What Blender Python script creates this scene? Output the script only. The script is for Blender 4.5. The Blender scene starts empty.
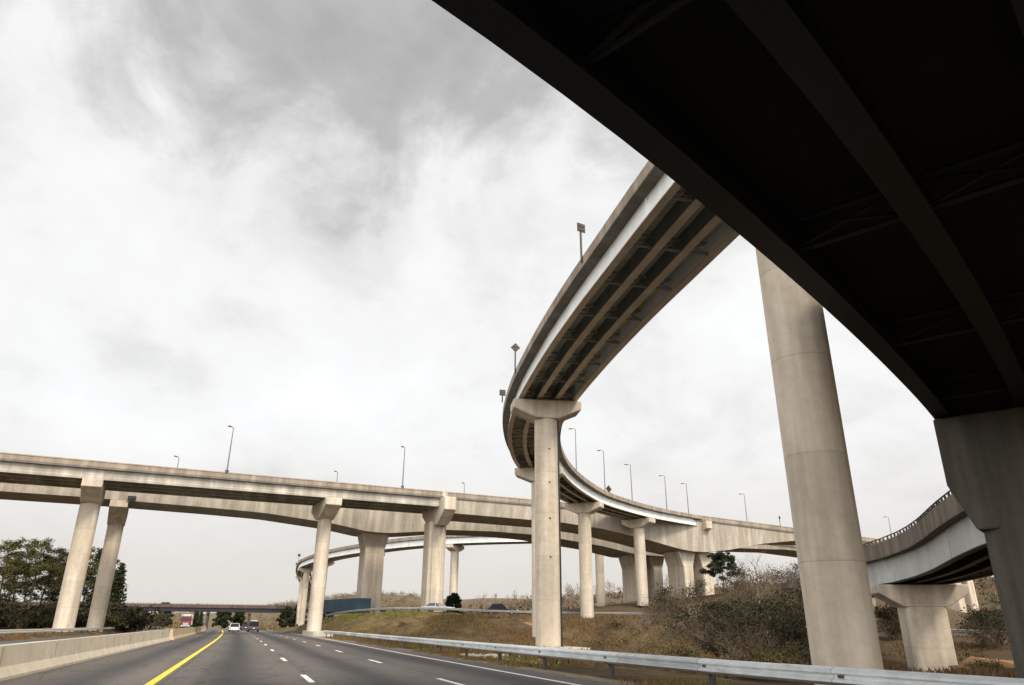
import bpy, math, random
import numpy as np
from mathutils import Vector, Matrix
random.seed(7); RNG = np.random.default_rng(11)
S = bpy.context.scene
COL = S.collection
PI = math.pi
HC = 1.35

# ------------------------------------------------------------------ materials
def nmat(name):
    m = bpy.data.materials.new(name); m.use_nodes = True
    nt = m.node_tree; b = nt.nodes['Principled BSDF']
    return m, nt, b
def N(nt, t, **kw):
    n = nt.nodes.new(t)
    for k, v in kw.items():
        if hasattr(n, k): setattr(n, k, v)
        else: n.inputs[k].default_value = v
    return n
def L(nt, a, b): nt.links.new(a, b)
def noise(nt, co, scale, detail=4, rough=.55, vec_scale=None, dist=0):
    if vec_scale:
        mp = N(nt, 'ShaderNodeMapping'); mp.inputs['Scale'].default_value = vec_scale
        L(nt, co, mp.inputs['Vector']); co = mp.outputs['Vector']
    n = N(nt, 'ShaderNodeTexNoise'); n.inputs['Scale'].default_value = scale
    n.inputs['Detail'].default_value = detail; n.inputs['Roughness'].default_value = rough
    n.inputs['Distortion'].default_value = dist
    L(nt, co, n.inputs['Vector']); return n.outputs['Fac']
def ramp(nt, fac, stops):
    r = N(nt, 'ShaderNodeValToRGB'); e = r.color_ramp.elements
    while len(e) < len(stops): e.new(.5)
    for i, (p, c) in enumerate(stops):
        e[i].position = p; e[i].color = (*c, 1) if len(c) == 3 else c
    L(nt, fac, r.inputs['Fac']); return r.outputs['Color']
def g(v): return (v, v, v)
def mix(nt, a, b, fac, mode='MIX'):
    n = N(nt, 'ShaderNodeMix', data_type='RGBA', blend_type=mode)
    for s, v in ((n.inputs[0], fac), (n.inputs[6], a), (n.inputs[7], b)):
        if hasattr(v, 'is_linked'): L(nt, v, s)
        elif isinstance(v, (int, float)): s.default_value = v
        else: s.default_value = (*v, 1)
    return n.outputs[2]
def math_(nt, op, a, b=0.):
    n = N(nt, 'ShaderNodeMath', operation=op)
    for i, v in enumerate((a, b)):
        if hasattr(v, 'is_linked'): L(nt, v, n.inputs[i])
        else: n.inputs[i].default_value = v
    return n.outputs[0]
def bump(nt, b, h, st, dist=.05):
    n = N(nt, 'ShaderNodeBump'); n.inputs['Strength'].default_value = st; n.inputs['Distance'].default_value = dist
    L(nt, h, n.inputs['Height']); L(nt, n.outputs['Normal'], b.inputs['Normal'])
def objco(nt): return N(nt, 'ShaderNodeTexCoord').outputs['Object']

def concrete(name, base, stain=.55, lift=None, blot=.0):
    """weathered concrete: mottling, rain streaks, form-lift lines, optional casting blotches along x"""
    m, nt, b = nmat(name); co = objco(nt)
    c = mix(nt, tuple(v*.80 for v in base), tuple(min(1, v*1.13) for v in base), noise(nt, co, .35, 6, .6))
    f = ramp(nt, noise(nt, co, 2.4, 6, .65), [(.3, g(.86)), (.7, g(1.05))]); c = mix(nt, c, f, 1., 'MULTIPLY')
    st = ramp(nt, noise(nt, co, 1, 4, .6, (1.1, 1.1, .09)), [(.42, (stain, stain*.97, stain*.92)), (.62, g(1.))])
    c = mix(nt, c, st, .75, 'MULTIPLY')
    if blot:
        bl = ramp(nt, noise(nt, co, 1, 2, .5, (.55, .05, .12)), [(.38, g(1-blot)), (.6, g(1.05))])
        c = mix(nt, c, bl, 1., 'MULTIPLY')
    if lift:
        sx = N(nt, 'ShaderNodeSeparateXYZ'); L(nt, co, sx.inputs[0])
        q = math_(nt, 'FRACT', math_(nt, 'DIVIDE', sx.outputs[2], lift))
        ln = ramp(nt, q, [(0, g(.72)), (.008, g(.78)), (.014, g(1.))]); c = mix(nt, c, ln, .9, 'MULTIPLY')
        # each pour cures to a slightly different tone
        fl = math_(nt, 'FLOOR', math_(nt, 'DIVIDE', sx.outputs[2], lift))
        wn = N(nt, 'ShaderNodeTexWhiteNoise', noise_dimensions='1D'); L(nt, fl, wn.inputs['W'])
        c = mix(nt, c, ramp(nt, wn.outputs['Value'], [(0, g(.93)), (1, g(1.05))]), 1., 'MULTIPLY')
    L(nt, c, b.inputs['Base Color']); b.inputs['Roughness'].default_value = .88
    b.inputs['Specular IOR Level'].default_value = .25
    bump(nt, b, noise(nt, co, 9, 5, .7), .25, .02); return m
def plain(name, col, rough=.6, metal=0., var=.18, scale=1.5, spec=.5):
    m, nt, b = nmat(name); co = objco(nt)
    f = ramp(nt, noise(nt, co, scale, 5, .6), [(.3, g(1-var)), (.7, g(1+var*.4))])
    L(nt, mix(nt, col, f, 1., 'MULTIPLY'), b.inputs['Base Color'])
    b.inputs['Roughness'].default_value = rough; b.inputs['Metallic'].default_value = metal
    b.inputs['Specular IOR Level'].default_value = spec; return m
def streaky(name, col, rough=.5, dark=.7, metal=0.):
    m, nt, b = nmat(name); co = objco(nt)
    a = ramp(nt, noise(nt, co, 1, 4, .6, (.9, .9, .1)), [(.4, g(dark)), (.62, g(1.))])
    c = mix(nt, col, a, .8, 'MULTIPLY')
    r = ramp(nt, noise(nt, co, .5, 5, .7), [(.35, g(.85)), (.65, g(1.04))]); c = mix(nt, c, r, 1., 'MULTIPLY')
    L(nt, c, b.inputs['Base Color']); b.inputs['Roughness'].default_value = rough; b.inputs['Metallic'].default_value = metal; return m
def leafy(name, c1, c2, scale=.5):
    m, nt, b = nmat(name)
    gm = N(nt, 'ShaderNodeNewGeometry'); co = objco(nt)
    oi = N(nt, 'ShaderNodeObjectInfo')
    f = math_(nt, 'ADD', math_(nt, 'MULTIPLY', gm.outputs['Random Per Island'], .55), math_(nt, 'MULTIPLY', noise(nt, co, scale, 3), .5))
    c = mix(nt, c1, c2, f)
    c = mix(nt, c, ramp(nt, oi.outputs['Random'], [(0, (.62, .66, .62)), (1, (1.4, 1.25, 1.0))]), 1., 'MULTIPLY')
    L(nt, c, b.inputs['Base Color']); b.inputs['Roughness'].default_value = .75; b.inputs['Specular IOR Level'].default_value = .2
    return m

def vary(m):
    """each plant a little lighter, redder or greyer than the next"""
    nt = m.node_tree; b = nt.nodes['Principled BSDF']; src = b.inputs['Base Color'].links[0].from_socket
    oi = N(nt, 'ShaderNodeObjectInfo'); L(nt, mix(nt, src, ramp(nt, oi.outputs['Random'], [(0, (.55, .52, .5)), (.5, (1, 1, 1)), (1, (1.75, 1.6, 1.35))]), 1., 'MULTIPLY'), b.inputs['Base Color'])
M = {}
M['pier'] = concrete('pier_concrete', (.60, .52, .42), .68, lift=3.1)
M['box'] = concrete('box_girder_concrete', (.46, .41, .34), .62, blot=.12)
M['precast'] = concrete('precast_girder_concrete', (.47, .435, .375), .70, blot=.28)
M['parapet'] = concrete('parapet_concrete', (.36, .30, .24), .6)
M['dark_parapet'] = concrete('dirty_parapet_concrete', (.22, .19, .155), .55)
M['slab'] = concrete('deck_concrete', (.20, .185, .16), .6)
M['form'] = streaky('ribbed_deck_form', (.60, .64, .59), .6, .8)
M['barrier'] = concrete('barrier_concrete', (.58, .52, .42), .90, blot=.0)
M['pad'] = concrete('pad_concrete', (.52, .48, .40), .75)
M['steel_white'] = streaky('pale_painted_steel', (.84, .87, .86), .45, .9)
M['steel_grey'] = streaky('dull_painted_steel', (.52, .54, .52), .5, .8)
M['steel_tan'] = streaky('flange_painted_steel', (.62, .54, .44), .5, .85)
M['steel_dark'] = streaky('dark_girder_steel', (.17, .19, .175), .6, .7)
M['frame_steel'] = streaky('cross_frame_steel', (.42, .40, .35), .6, .8)
M['steel_black'] = streaky('shade_black_steel', (.0062, .0078, .0115), .6, .6)  # shade beneath the decks is put into this near-black base colour
M['slab_black'] = streaky('shade_black_soffit', (.009, .010, .014), .85, .7)  # overpass underside: its deep shade is painted in as base colour
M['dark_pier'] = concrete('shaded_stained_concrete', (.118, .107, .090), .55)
M['galv'] = plain('galvanised_steel', (.74, .78, .79), .38, .45, .15, 3.)
m = M['galv']; nt = m.node_tree; b = nt.nodes['Principled BSDF']; co = objco(nt); sx = N(nt, 'ShaderNodeSeparateXYZ'); L(nt, co, sx.inputs[0])
q = math_(nt, 'DIVIDE', sx.outputs[1], 3.81); wn = N(nt, 'ShaderNodeTexWhiteNoise', noise_dimensions='1D'); L(nt, math_(nt, 'FLOOR', q), wn.inputs['W'])
c = mix(nt, b.inputs['Base Color'].links[0].from_socket, ramp(nt, wn.outputs['Value'], [(0, g(.72)), (1, g(1.05))]), 1., 'MULTIPLY')
c = mix(nt, c, ramp(nt, math_(nt, 'FRACT', q), [(0, g(.55)), (.006, g(.6)), (.010, g(1)), (1, g(1))]), 1., 'MULTIPLY')
c = mix(nt, c, ramp(nt, noise(nt, co, 5, 5, .7, (1, .25, 1)), [(.52, g(1)), (.75, (.62, .52, .42))]), .7, 'MULTIPLY'); L(nt, c, b.inputs['Base Color'])
M['post'] = plain('weathered_post', (.07, .062, .052), .7, .2)
M['pole'] = plain('lamp_pole_metal', (.17, .16, .15), .5, .5)
M['lamp'] = plain('lamp_head_metal', (.09, .085, .08), .5, .3)
M['sign_back'] = plain('sign_back_brown', (.022, .013, .005), .6, 0, .3)
M['sign_yellow'] = plain('sign_face_yellow', (.75, .47, .04), .5, 0, .1)
M['tyre'] = plain('tyre_rubber', (.018, .018, .018), .85)
M['rim'] = plain('wheel_rim', (.35, .35, .36), .35, .8)
M['glass'] = plain('vehicle_glass', (.02, .025, .03), .08, 0, .05)
M['car_white'] = plain('white_car_paint', (.75, .75, .73), .25, 0, .05)
M['car_pale'] = plain('dusty_white_car_paint', (.42, .41, .39), .4, 0, .15)
M['car_black'] = plain('black_car_paint', (.015, .015, .017), .22, 0, .05)
M['car_grey'] = plain('grey_car_paint', (.06, .06, .065), .25, 0, .05)
M['truck_red'] = plain('red_truck_paint', (.22, .02, .024), .45, 0, .1)
M['trailer_blue'] = streaky('blue_trailer_paint', (.022, .062, .088), .5, .75)
M['trailer_white'] = streaky('white_trailer_paint', (.66, .64, .60), .5, .8)
M['taillight'] = plain('red_lamp_lens', (.45, .02, .015), .3, 0, .02)
M['headlight'] = plain('clear_lamp_lens', (.8, .8, .76), .15, 0, .02)
M['chrome'] = plain('bright_metal', (.6, .6, .6), .25, .9, .05)
M['black_trim'] = plain('black_plastic', (.02, .02, .02), .6, 0, .1)
M['plate'] = plain('number_plate_white', (.7, .7, .66), .5, 0, .02)
M['bark'] = plain('pine_bark', (.085, .062, .045), .9, 0, .4, 4.)
M['twig'] = plain('bare_twigs', (.135, .098, .068), .9, 0, .4, 2.); vary(M['twig'])
M['twig_grey'] = plain('grey_bare_twigs', (.20, .165, .13), .9, 0, .35, 2.); vary(M['twig_grey'])
M['needle'] = leafy('pine_needles', (.036, .044, .016), (.105, .104, .040))
M['needle_dark'] = leafy('spruce_needles', (.016, .024, .012), (.042, .052, .024))
M['needle_brown'] = leafy('rusty_pine_needles', (.060, .050, .020), (.12, .095, .042))
M['shrub_dark'] = leafy('dark_shrub_leaves', (.013, .014, .007), (.044, .040, .020))
M['shrub_tan'] = leafy('tan_dry_leaves', (.085, .062, .032), (.175, .130, .068))
M['shrub_olive'] = leafy('olive_shrub_leaves', (.045, .046, .018), (.11, .10, .038))
M['straw'] = leafy('dry_grass_blades', (.075, .046, .022), (.21, .135, .070), .15)
M['greengrass'] = leafy('green_grass_blades', (.055, .085, .014), (.15, .17, .035), .15)
M['mud'] = plain('orange_clay', (.42, .23, .11), .95, 0, .35, 1.2)
M['stone'] = plain('pale_rock', (.42, .34, .24), .9, 0, .3, 2.)

# terrain: patches of green grass, straw, bare clay, brown leaf litter; kept by world position
m, nt, b = nmat('verge_ground'); co = objco(nt)
gr = mix(nt, (.022, .034, .006), (.105, .11, .026), ramp(nt, noise(nt, co, .8, 7, .75, (1, .6, 2)), [(.3, g(0)), (.7, g(1))]))
st = mix(nt, (.055, .038, .018), (.22, .155, .078), ramp(nt, noise(nt, co, .7, 7, .75, (1, .6, 2)), [(.3, g(0)), (.7, g(1))]))
lt = mix(nt, (.032, .022, .013), (.115, .08, .046), ramp(nt, noise(nt, co, .9, 7, .75), [(.3, g(0)), (.7, g(1))]))
big = noise(nt, co, .09, 6, .62, (1, 1.3, 1), .6)
c = mix(nt, st, lt, ramp(nt, noise(nt, co, .16, 5, .6), [(.42, g(0)), (.58, g(1))]))
c = mix(nt, gr, c, ramp(nt, big, [(.30, g(0)), (.40, g(1))]))
clay = ramp(nt, noise(nt, co, .22, 4, .6, (1, .6, 1)), [(.66, g(0)), (.70, g(1))])
c = mix(nt, c, (.26, .165, .085), clay)
sx = N(nt, 'ShaderNodeSeparateXYZ'); L(nt, co, sx.inputs[0])
east = ramp(nt, math_(nt, 'ADD', math_(nt, 'DIVIDE', sx.outputs[0], 100.), math_(nt, 'MULTIPLY', math_(nt, 'SUBTRACT', noise(nt, co, .12, 4), .5), .5)), [(.36, g(0)), (.52, g(1))])
c = mix(nt, c, mix(nt, (.060, .042, .026), (.125, .090, .056), noise(nt, co, .7, 6, .75)), mix(nt, g(0), g(.85), east))
far = ramp(nt, math_(nt, 'DIVIDE', sx.outputs[1], 900.), [(.22, g(0)), (.5, g(1))])
c = mix(nt, c, mix(nt, (.10, .078, .05), (.17, .14, .10), noise(nt, co, .02, 6, .7)), far)
L(nt, c, b.inputs['Base Color']); b.inputs['Roughness'].default_value = .95; b.inputs['Specular IOR Level'].default_value = .1
bump(nt, b, noise(nt, co, 3, 6, .75), .9, .15); M['ground'] = m

# asphalt with worn wheel tracks following the lanes
def asphalt(name, lane0, lanew, base, amp):
    m, nt, b = nmat(name); co = objco(nt); sx = N(nt, 'ShaderNodeSeparateXYZ')
    uv = N(nt, 'ShaderNodeAttribute'); uv.attribute_name = 'lateral'
    x = math_(nt, 'DIVIDE', math_(nt, 'SUBTRACT', uv.outputs['Fac'], lane0), lanew)
    oil = math_(nt, 'POWER', math_(nt, 'ABSOLUTE', math_(nt, 'SINE', math_(nt, 'MULTIPLY', x, PI))), 5.)
    n1 = noise(nt, co, 1, 5, .65, (1.3, .05, 1)); n2 = noise(nt, co, 60, 3, .7); n3 = noise(nt, co, .4, 5, .6, (1, .25, 1))
    c = mix(nt, tuple(v*.8 for v in base), tuple(v*1.22 for v in base), n1)
    c = mix(nt, c, ramp(nt, n2, [(.3, g(.72)), (.7, g(1.25))]), 1., 'MULTIPLY')
    c = mix(nt, c, ramp(nt, n3, [(.35, g(.85)), (.65, g(1.1))]), 1., 'MULTIPLY')
    c = mix(nt, c, g(.022), math_(nt, 'MULTIPLY', oil, amp))
    # sealed cracks wandering across the lanes, and paver joints along them
    ck = math_(nt, 'ABSOLUTE', math_(nt, 'SUBTRACT', noise(nt, co, .33, 5, .6, (1, .5, 1), .4), .5))
    c = mix(nt, g(.018), c, ramp(nt, ck, [(.0025, g(.2)), (.007, g(1))]))
    jt = math_(nt, 'ABSOLUTE', math_(nt, 'SUBTRACT', math_(nt, 'FRACT', math_(nt, 'ADD', x, .46)), .5))
    c = mix(nt, g(.03), c, ramp(nt, jt, [(.006, g(.45)), (.012, g(1))]))
    pt = noise(nt, co, 1, 2, .4, (.28, .018, 1)); c = mix(nt, c, ramp(nt, pt, [(.40, g(.80)), (.43, g(1.)), (.58, g(1.)), (.61, g(1.16))]), 1., 'MULTIPLY')
    L(nt, c, b.inputs['Base Color']); b.inputs['Roughness'].default_value = .72; b.inputs['Specular IOR Level'].default_value = .3
    bump(nt, b, n2, .3, .01); return m
M['road'] = asphalt('asphalt_carriageway', -1.75, 3.6, (.110, .095, .084), .80)
M['road2'] = asphalt('asphalt_far_carriageway', -14.2, 3.6, (.085, .082, .078), .3)
def paint(name, col, wear):
    m, nt, b = nmat(name); co = objco(nt)
    w = ramp(nt, noise(nt, co, 7, 6, .75, (1, .5, 1)), [(wear-.05, g(0)), (wear+.05, g(1))])
    L(nt, mix(nt, (.09, .085, .08), mix(nt, tuple(v*.85 for v in col), col, noise(nt, co, 1.2, 4)), w), b.inputs['Base Color'])
    b.inputs['Roughness'].default_value = .6; return m
M['white_paint'] = paint('white_road_paint', (.78, .77, .73), .38)
M['yellow_paint'] = paint('yellow_road_paint', (.80, .60, .02), .35)

# ------------------------------------------------------------------ mesh builder
class MB:
    def __init__(s): s.v = []; s.f = []; s.sm = []
    def add(s, vs, fs, smooth=False):
        o = len(s.v); s.v += [tuple(map(float, p)) for p in vs]
        s.f += [tuple(o+i for i in f) for f in fs]; s.sm += [smooth]*len(fs); return s
    def box(s, c, size, rz=0, taper=1., bev=0):
        x, y, z = (q/2 for q in size); ca, sa = math.cos(rz), math.sin(rz)
        if bev:  # chamfered vertical edges
            r = [(x-bev, -y), (x, -y+bev), (x, y-bev), (x-bev, y), (-x+bev, y), (-x, y-bev), (-x, -y+bev), (-x+bev, -y)]
        else: r = [(x, -y), (x, y), (-x, y), (-x, -y)]
        n = len(r); vs = []
        for zz, t in ((-z, 1), (z, taper)):
            for a, b_ in r:
                a *= t; b_ *= t; vs.append((c[0]+a*ca-b_*sa, c[1]+a*sa+b_*ca, c[2]+zz))
        fs = [tuple(reversed(range(n))), tuple(range(n, 2*n))] + [(i, (i+1) % n, n+(i+1) % n, n+i) for i in range(n)]
        return s.add(vs, fs)
    def tube(s, pts, rad, seg=12, caps=True, smooth=True):
        pts = [Vector(p) for p in pts]; rs = rad if hasattr(rad, '__len__') else [rad]*len(pts)
        vs = []; up = Vector((0, 0, 1))
        for i, p in enumerate(pts):
            d = (pts[min(i+1, len(pts)-1)]-pts[max(i-1, 0)]).normalized()
            a = d.cross(up if abs(d.z) < .95 else Vector((1, 0, 0))).normalized(); b_ = a.cross(d)
            for k in range(seg):
                t = 2*PI*k/seg; vs.append(p + a*math.cos(t)*rs[i] + b_*math.sin(t)*rs[i])
        n = len(pts); fs = [(i*seg+k, i*seg+(k+1) % seg, (i+1)*seg+(k+1) % seg, (i+1)*seg+k) for i in range(n-1) for k in range(seg)]
        o = len(s.f); s.add(vs, fs, smooth)
        if caps:
            q = len(s.v)-len(vs); s.f += [tuple(q+k for k in reversed(range(seg))), tuple(q+(n-1)*seg+k for k in range(seg))]; s.sm += [False]*2
        return s
    def prism(s, poly, axis_a, axis_b, axis_c, origin, depth):
        """outline poly (a,b) extruded along axis_c by depth, centred"""
        A, B, Cc, O = map(Vector, (axis_a, axis_b, axis_c, origin)); n = len(poly)
        vs = [O+A*a+B*b_-Cc*depth/2 for a, b_ in poly]+[O+A*a+B*b_+Cc*depth/2 for a, b_ in poly]
        fs = [tuple(range(n)), tuple(reversed(range(n, 2*n)))]+[(i, n+i, n+(i+1) % n, (i+1) % n) for i in range(n)]
        return s.add(vs, fs)
    def build(s, name, mat, parent=None, loc=None):
        me = bpy.data.meshes.new(name); me.from_pydata(s.v, [], s.f)
        me.materials.append(mat if not isinstance(mat, str) else M[mat])
        me.polygons.foreach_set('use_smooth', s.sm); me.validate(); me.update()
        if any(s.sm): me.set_sharp_from_angle(angle=math.radians(40))
        o = bpy.data.objects.new(name, me); COL.objects.link(o)
        if parent: o.parent = parent
        if loc: o.location = loc
        # consistent outward normals
        import bmesh
        bm = bmesh.new(); bm.from_mesh(me); bmesh.ops.recalc_face_normals(bm, faces=bm.faces); bm.to_mesh(me); bm.free()
        return o
def tag(o, label=None, cat=None, group=None, kind=None):
    if label: o['label'] = label
    if cat: o['category'] = cat
    if group: o['group'] = group
    if kind: o['kind'] = kind
    return o
def empty(name, loc, rz=0, label=None, cat=None, group=None):
    o = bpy.data.objects.new(name, None); COL.objects.link(o); o.location = loc; o.rotation_euler.z = rz
    o.empty_display_size = .3; return tag(o, label, cat, group)
def kids(o): return [c for c in bpy.data.objects if c.parent == o]
def copy_tree(o, parent=None):
    c = o.copy(); COL.objects.link(c)
    if parent: c.parent = parent
    for ch in kids(o): copy_tree(ch, c)
    return c
def catmull(P, step=1.5):
    P = [Vector(p) for p in P]; Q = [2*P[0]-P[1]]+P+[2*P[-1]-P[-2]]; out = []
    for i in range(1, len(Q)-2):
        a, b, c, d = Q[i-1:i+3]; n = max(2, int((c-b).length/step))
        for k in range(n):
            t = k/n; out.append(.5*(2*b+(c-a)*t+(2*a-5*b+4*c-d)*t*t+(3*b-a-3*c+d)*t**3))
    return out+[P[-1]]
def frames(path):
    R = []
    for i in range(len(path)):
        d = path[min(i+1, len(path)-1)]-path[max(i-1, 0)]; d.z = 0; d.normalize(); R.append(Vector((d.y, -d.x, 0)))
    return R
def sweep(mb, path, prof, caps=True, closed=True, smooth=False):
    """prof: list of (right offset, dz) or a function of index giving one"""
    R = frames(path); n = None; vs = []
    for i, p in enumerate(path):
        pr = prof(i) if callable(prof) else prof; n = len(pr)
        vs += [p+R[i]*a+Vector((0, 0, z)) for a, z in pr]
    e = n if closed else n-1
    fs = [(i*n+k, i*n+(k+1) % n, (i+1)*n+(k+1) % n, (i+1)*n+k) for i in range(len(path)-1) for k in range(e)]
    if caps and closed: fs += [tuple(range(n)), tuple((len(path)-1)*n+k for k in reversed(range(n)))]
    return mb.add(vs, fs, smooth)
def rect(a0, a1, z0, z1): return [(a0, z0), (a1, z0), (a1, z1), (a0, z1)]

# ------------------------------------------------------------------ camera
cam = bpy.data.cameras.new('camera'); co_ = bpy.data.objects.new('camera', cam); COL.objects.link(co_)
cam.sensor_width = 36; cam.lens = 716.045*36/1024; cam.clip_start = .05; cam.clip_end = 12000
f_, cx, cy = 716.045, 512, 342.5
def cray(x, y): return Vector((x-cx, cy-y, -f_)).normalized()
Zc = Vector((524-cx, cy+1466, -f_)).normalized()
Yc = cray(240, 623.8); Yc = (Yc-Zc*Yc.dot(Zc)).normalized(); Xc = Yc.cross(Zc)
co_.matrix_world = Matrix.Translation((0, 0, HC)) @ Matrix((Xc, Yc, Zc)).to_4x4()
S.camera = co_

# ------------------------------------------------------------------ ground shape
def bend(y):
    if y < 60: return 0.
    if y < 220: return -1.1e-4*(y-60)**2
    return -2.816-.0352*(y-220)
def crest(y):
    if y < 190: return 0.
    if y < 260: return -1.0e-4*(y-190)**2
    return max(-9., -.49-.014*(y-260))
RAIL = [(9.0, 260, -.3), (10.0, 200, .35), (11.2, 165, .9), (12.3, 140, 1.7), (14.0, 122, 2.5), (19, 110.5, 3.0), (25, 105, 3.05), (32, 101.2, 2.75), (38, 99.8, 2.65),
        (45.5, 99.2, 2.6), (53, 94, 2.5), (58, 82, 2.1), (61.5, 69, 1.4), (65, 57, .7), (71, 44, .3), (80, 30, .2), (92, 10, .2)]
rail_path = catmull(RAIL, 2.)
RP = np.array([tuple(p) for p in rail_path]); _d = np.gradient(RP[:, :2], axis=0); _d /= np.linalg.norm(_d, axis=1)[:, None]
RN = np.stack([-_d[:, 1], _d[:, 0]], 1)        # towards the outside (away from the main road)
def sstep(t): t = np.clip(t, 0, 1); return t*t*(3-2*t)
def hash2(x, y):
    s = np.zeros_like(x)
    for k, (a, b_, p, w) in enumerate([(.11, .07, .3, .5), (-.06, .13, 1.9, .45), (.23, .19, 4., .25), (.31, -.27, 2.2, .2), (.52, .44, 5.5, .1), (-.7, .61, 1.1, .07)]):
        s += w*np.sin(a*x+b_*y+p)
    return s
def ground_z(X, Y):
    X = np.asarray(X, float); Y = np.asarray(Y, float); sh = X.shape; x = X.ravel(); y = Y.ravel()
    by = np.array([bend(v) for v in y]); cz = np.array([crest(v) for v in y])
    xr = x-by
    best = np.full(x.shape, 1e18); idx = np.zeros(x.shape, int)
    for i in range(0, len(RP)):
        d = (x-RP[i, 0])**2+(y-RP[i, 1])**2; u = d < best; best[u] = d[u]; idx[u] = i
    q = RP[idx]; nr = RN[idx]; d = np.sqrt(best); side = (x-q[:, 0])*nr[:, 0]+(y-q[:, 1])*nr[:, 1]
    out = side > 0
    w = np.clip(q[:, 0]-by-10.4, 1.2, 14)
    zin = q[:, 2]*(1-sstep((d-.7)/w)) - .75*sstep((d-10)/14)*sstep((xr-13)/8) - 1.5*np.exp(-((x-48)/9)**2-((y-42)/10)**2)
    hill = 5.8*np.exp(-((x-86)/20)**2-((y-99)/20)**2)+1.6*np.exp(-((x-62)/9)**2-((y-112)/9)**2)+2.2*np.exp(-((x-92)/22)**2-((y-130)/26)**2)
    rise = 3.5*sstep((x-20)/60)*sstep((y-110)/60)
    rough = .35*hash2(x, y)*sstep((d-8)/10)
    zout = q[:, 2]+(hill+rise)*sstep((d-6.2)/16)+rough
    z = np.where(out, zout, zin)
    z = np.where((~out) & (d > 4), z+.10*hash2(x*1.7, y*1.7)*sstep((xr-11)/4), z)
    # left of the opposite carriageway: low berm then woodland floor
    zl = .38*sstep((-17.4-xr)/.6)+.25*hash2(x, y)*sstep((-22-xr)/20)
    z = np.where(xr < -17.3, zl, z)
    # the paved corridor stays flat, sunk 6 cm under the road sheets
    cor = (xr > -17.4) & (xr < 10.2); z = np.where(cor, -.06, z)
    t = sstep((xr-10.2)/1.2); z = np.where((xr >= 10.2) & (xr < 11.4), -.06+(z+.06)*t, z)
    # far country
    R_ = np.hypot(x, y); fz = sstep((y-500)/900)
    ridge = 25*np.exp(-((y-1250-.15*x)/330)**2)*(1+.35*np.sin(x*.0061+1)+.2*np.sin(x*.017))+26*np.exp(-((y-2300)/500)**2)*(1+.3*np.sin(x*.004))
    er = 17*sstep((x-60)/180)*sstep((R_-210)/230)*(1+.25*np.sin(x*.02+y*.013))
    z = z+ridge*fz+er+cz*np.where(np.abs(xr) < 60, 1, np.exp(-((np.abs(xr)-60)/120)**2))
    return z.reshape(sh)
def gz(x, y): return float(ground_z(np.array([x]), np.array([y]))[0])

def axis(segs):
    a = [segs[0][0]]
    for s0, s1, st_ in segs:
        n = max(1, int(round((s1-s0)/st_))); a += [s0+(s1-s0)*(k+1)/n for k in range(n)]
    return np.array(a)
gx = axis([(-2600, -400, 110), (-400, -60, 12), (-60, -14, 1.6), (-14, 10, 3), (10, 14, .5), (14, 100, 1.0), (100, 200, 5), (200, 500, 15), (500, 3200, 120)])
gy = axis([(-600, -60, 40), (-60, 0, 4), (0, 150, 1.1), (150, 260, 4), (260, 600, 14), (600, 3000, 50), (3000, 6000, 300)])
GX, GY = np.meshgrid(gx, gy); GZ = ground_z(GX, GY)
nx, ny = len(gx), len(gy)
me = bpy.data.meshes.new('ground'); idx = np.arange(nx*ny).reshape(ny, nx)
fs = np.stack([idx[:-1, :-1], idx[:-1, 1:], idx[1:, 1:], idx[1:, :-1]], -1).reshape(-1, 4)
me.from_pydata(np.stack([GX, GY, GZ], -1).reshape(-1, 3).tolist(), [], fs.tolist()); me.materials.append(M['ground'])
me.polygons.foreach_set('use_smooth', [True]*len(me.polygons)); me.update()
ground = bpy.data.objects.new('ground', me); COL.objects.link(ground); tag(ground, 'grassy brown verge ground and hillside around the highway', 'ground', kind='structure')

# ------------------------------------------------------------------ roads and markings
YS = list(np.arange(-70, 60, 3.))+list(np.arange(60, 560, 4.))
def strip(name, x0, x1, dz, mat, label, ys=YS, cat='road', x1f=None, n=10):
    vs = []; lat = []
    for y in ys:
        for k in range(n+1):
            a = x0+((x1f(y) if x1f else x1)-x0)*k/n; vs.append((a+bend(y), y, crest(y)+dz)); lat.append(a)
    fs = [(i*(n+1)+k, i*(n+1)+k+1, (i+1)*(n+1)+k+1, (i+1)*(n+1)+k) for i in range(len(ys)-1) for k in range(n)]
    me = bpy.data.meshes.new(name); me.from_pydata(vs, [], fs); me.materials.append(M[mat])
    at = me.attributes.new('lateral', 'FLOAT', 'POINT'); at.data.foreach_set('value', lat); me.update()
    o = bpy.data.objects.new(name, me); COL.objects.link(o); return tag(o, label, cat, kind='structure')
strip('road', -5.7, 9.15, 0, 'road', 'dark grey three lane carriageway with worn asphalt', n=30)
strip('opposite_road', -17.4, -6.1, 0, 'road2', 'grey opposite carriageway beyond the concrete median barrier', n=12)
def line(name, mat, xf, w, segs, label):
    mb = MB()
    for y0, y1 in segs:
        n = max(1, int((y1-y0)/3)); ys = [y0+(y1-y0)*k/n for k in range(n+1)]
        vs = []
        for y in ys:
            x = xf(y)+bend(y); vs += [(x-w/2, y, crest(y)+.005), (x+w/2, y, crest(y)+.005)]
        mb.add(vs, [(2*i, 2*i+1, 2*i+3, 2*i+2) for i in range(n)])
    o = mb.build(name, mat); return tag(o, label, 'road marking', kind='structure')
line('yellow_edge_line', 'yellow_paint', lambda y: -1.85, .2, [(-60, 420)], 'solid yellow line along the left edge of the carriageway')
d1 = [(y, y+3.05) for y in np.arange(-52.2+.9, 400, 11.95)]
line('lane_dashes', 'white_paint', lambda y: 1.9, .16, d1, 'dashed white line right of the left lane')
d2 = [(y, y+3.05) for y in np.arange(-52.2+11.95-1.5, 400, 11.95)]
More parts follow.
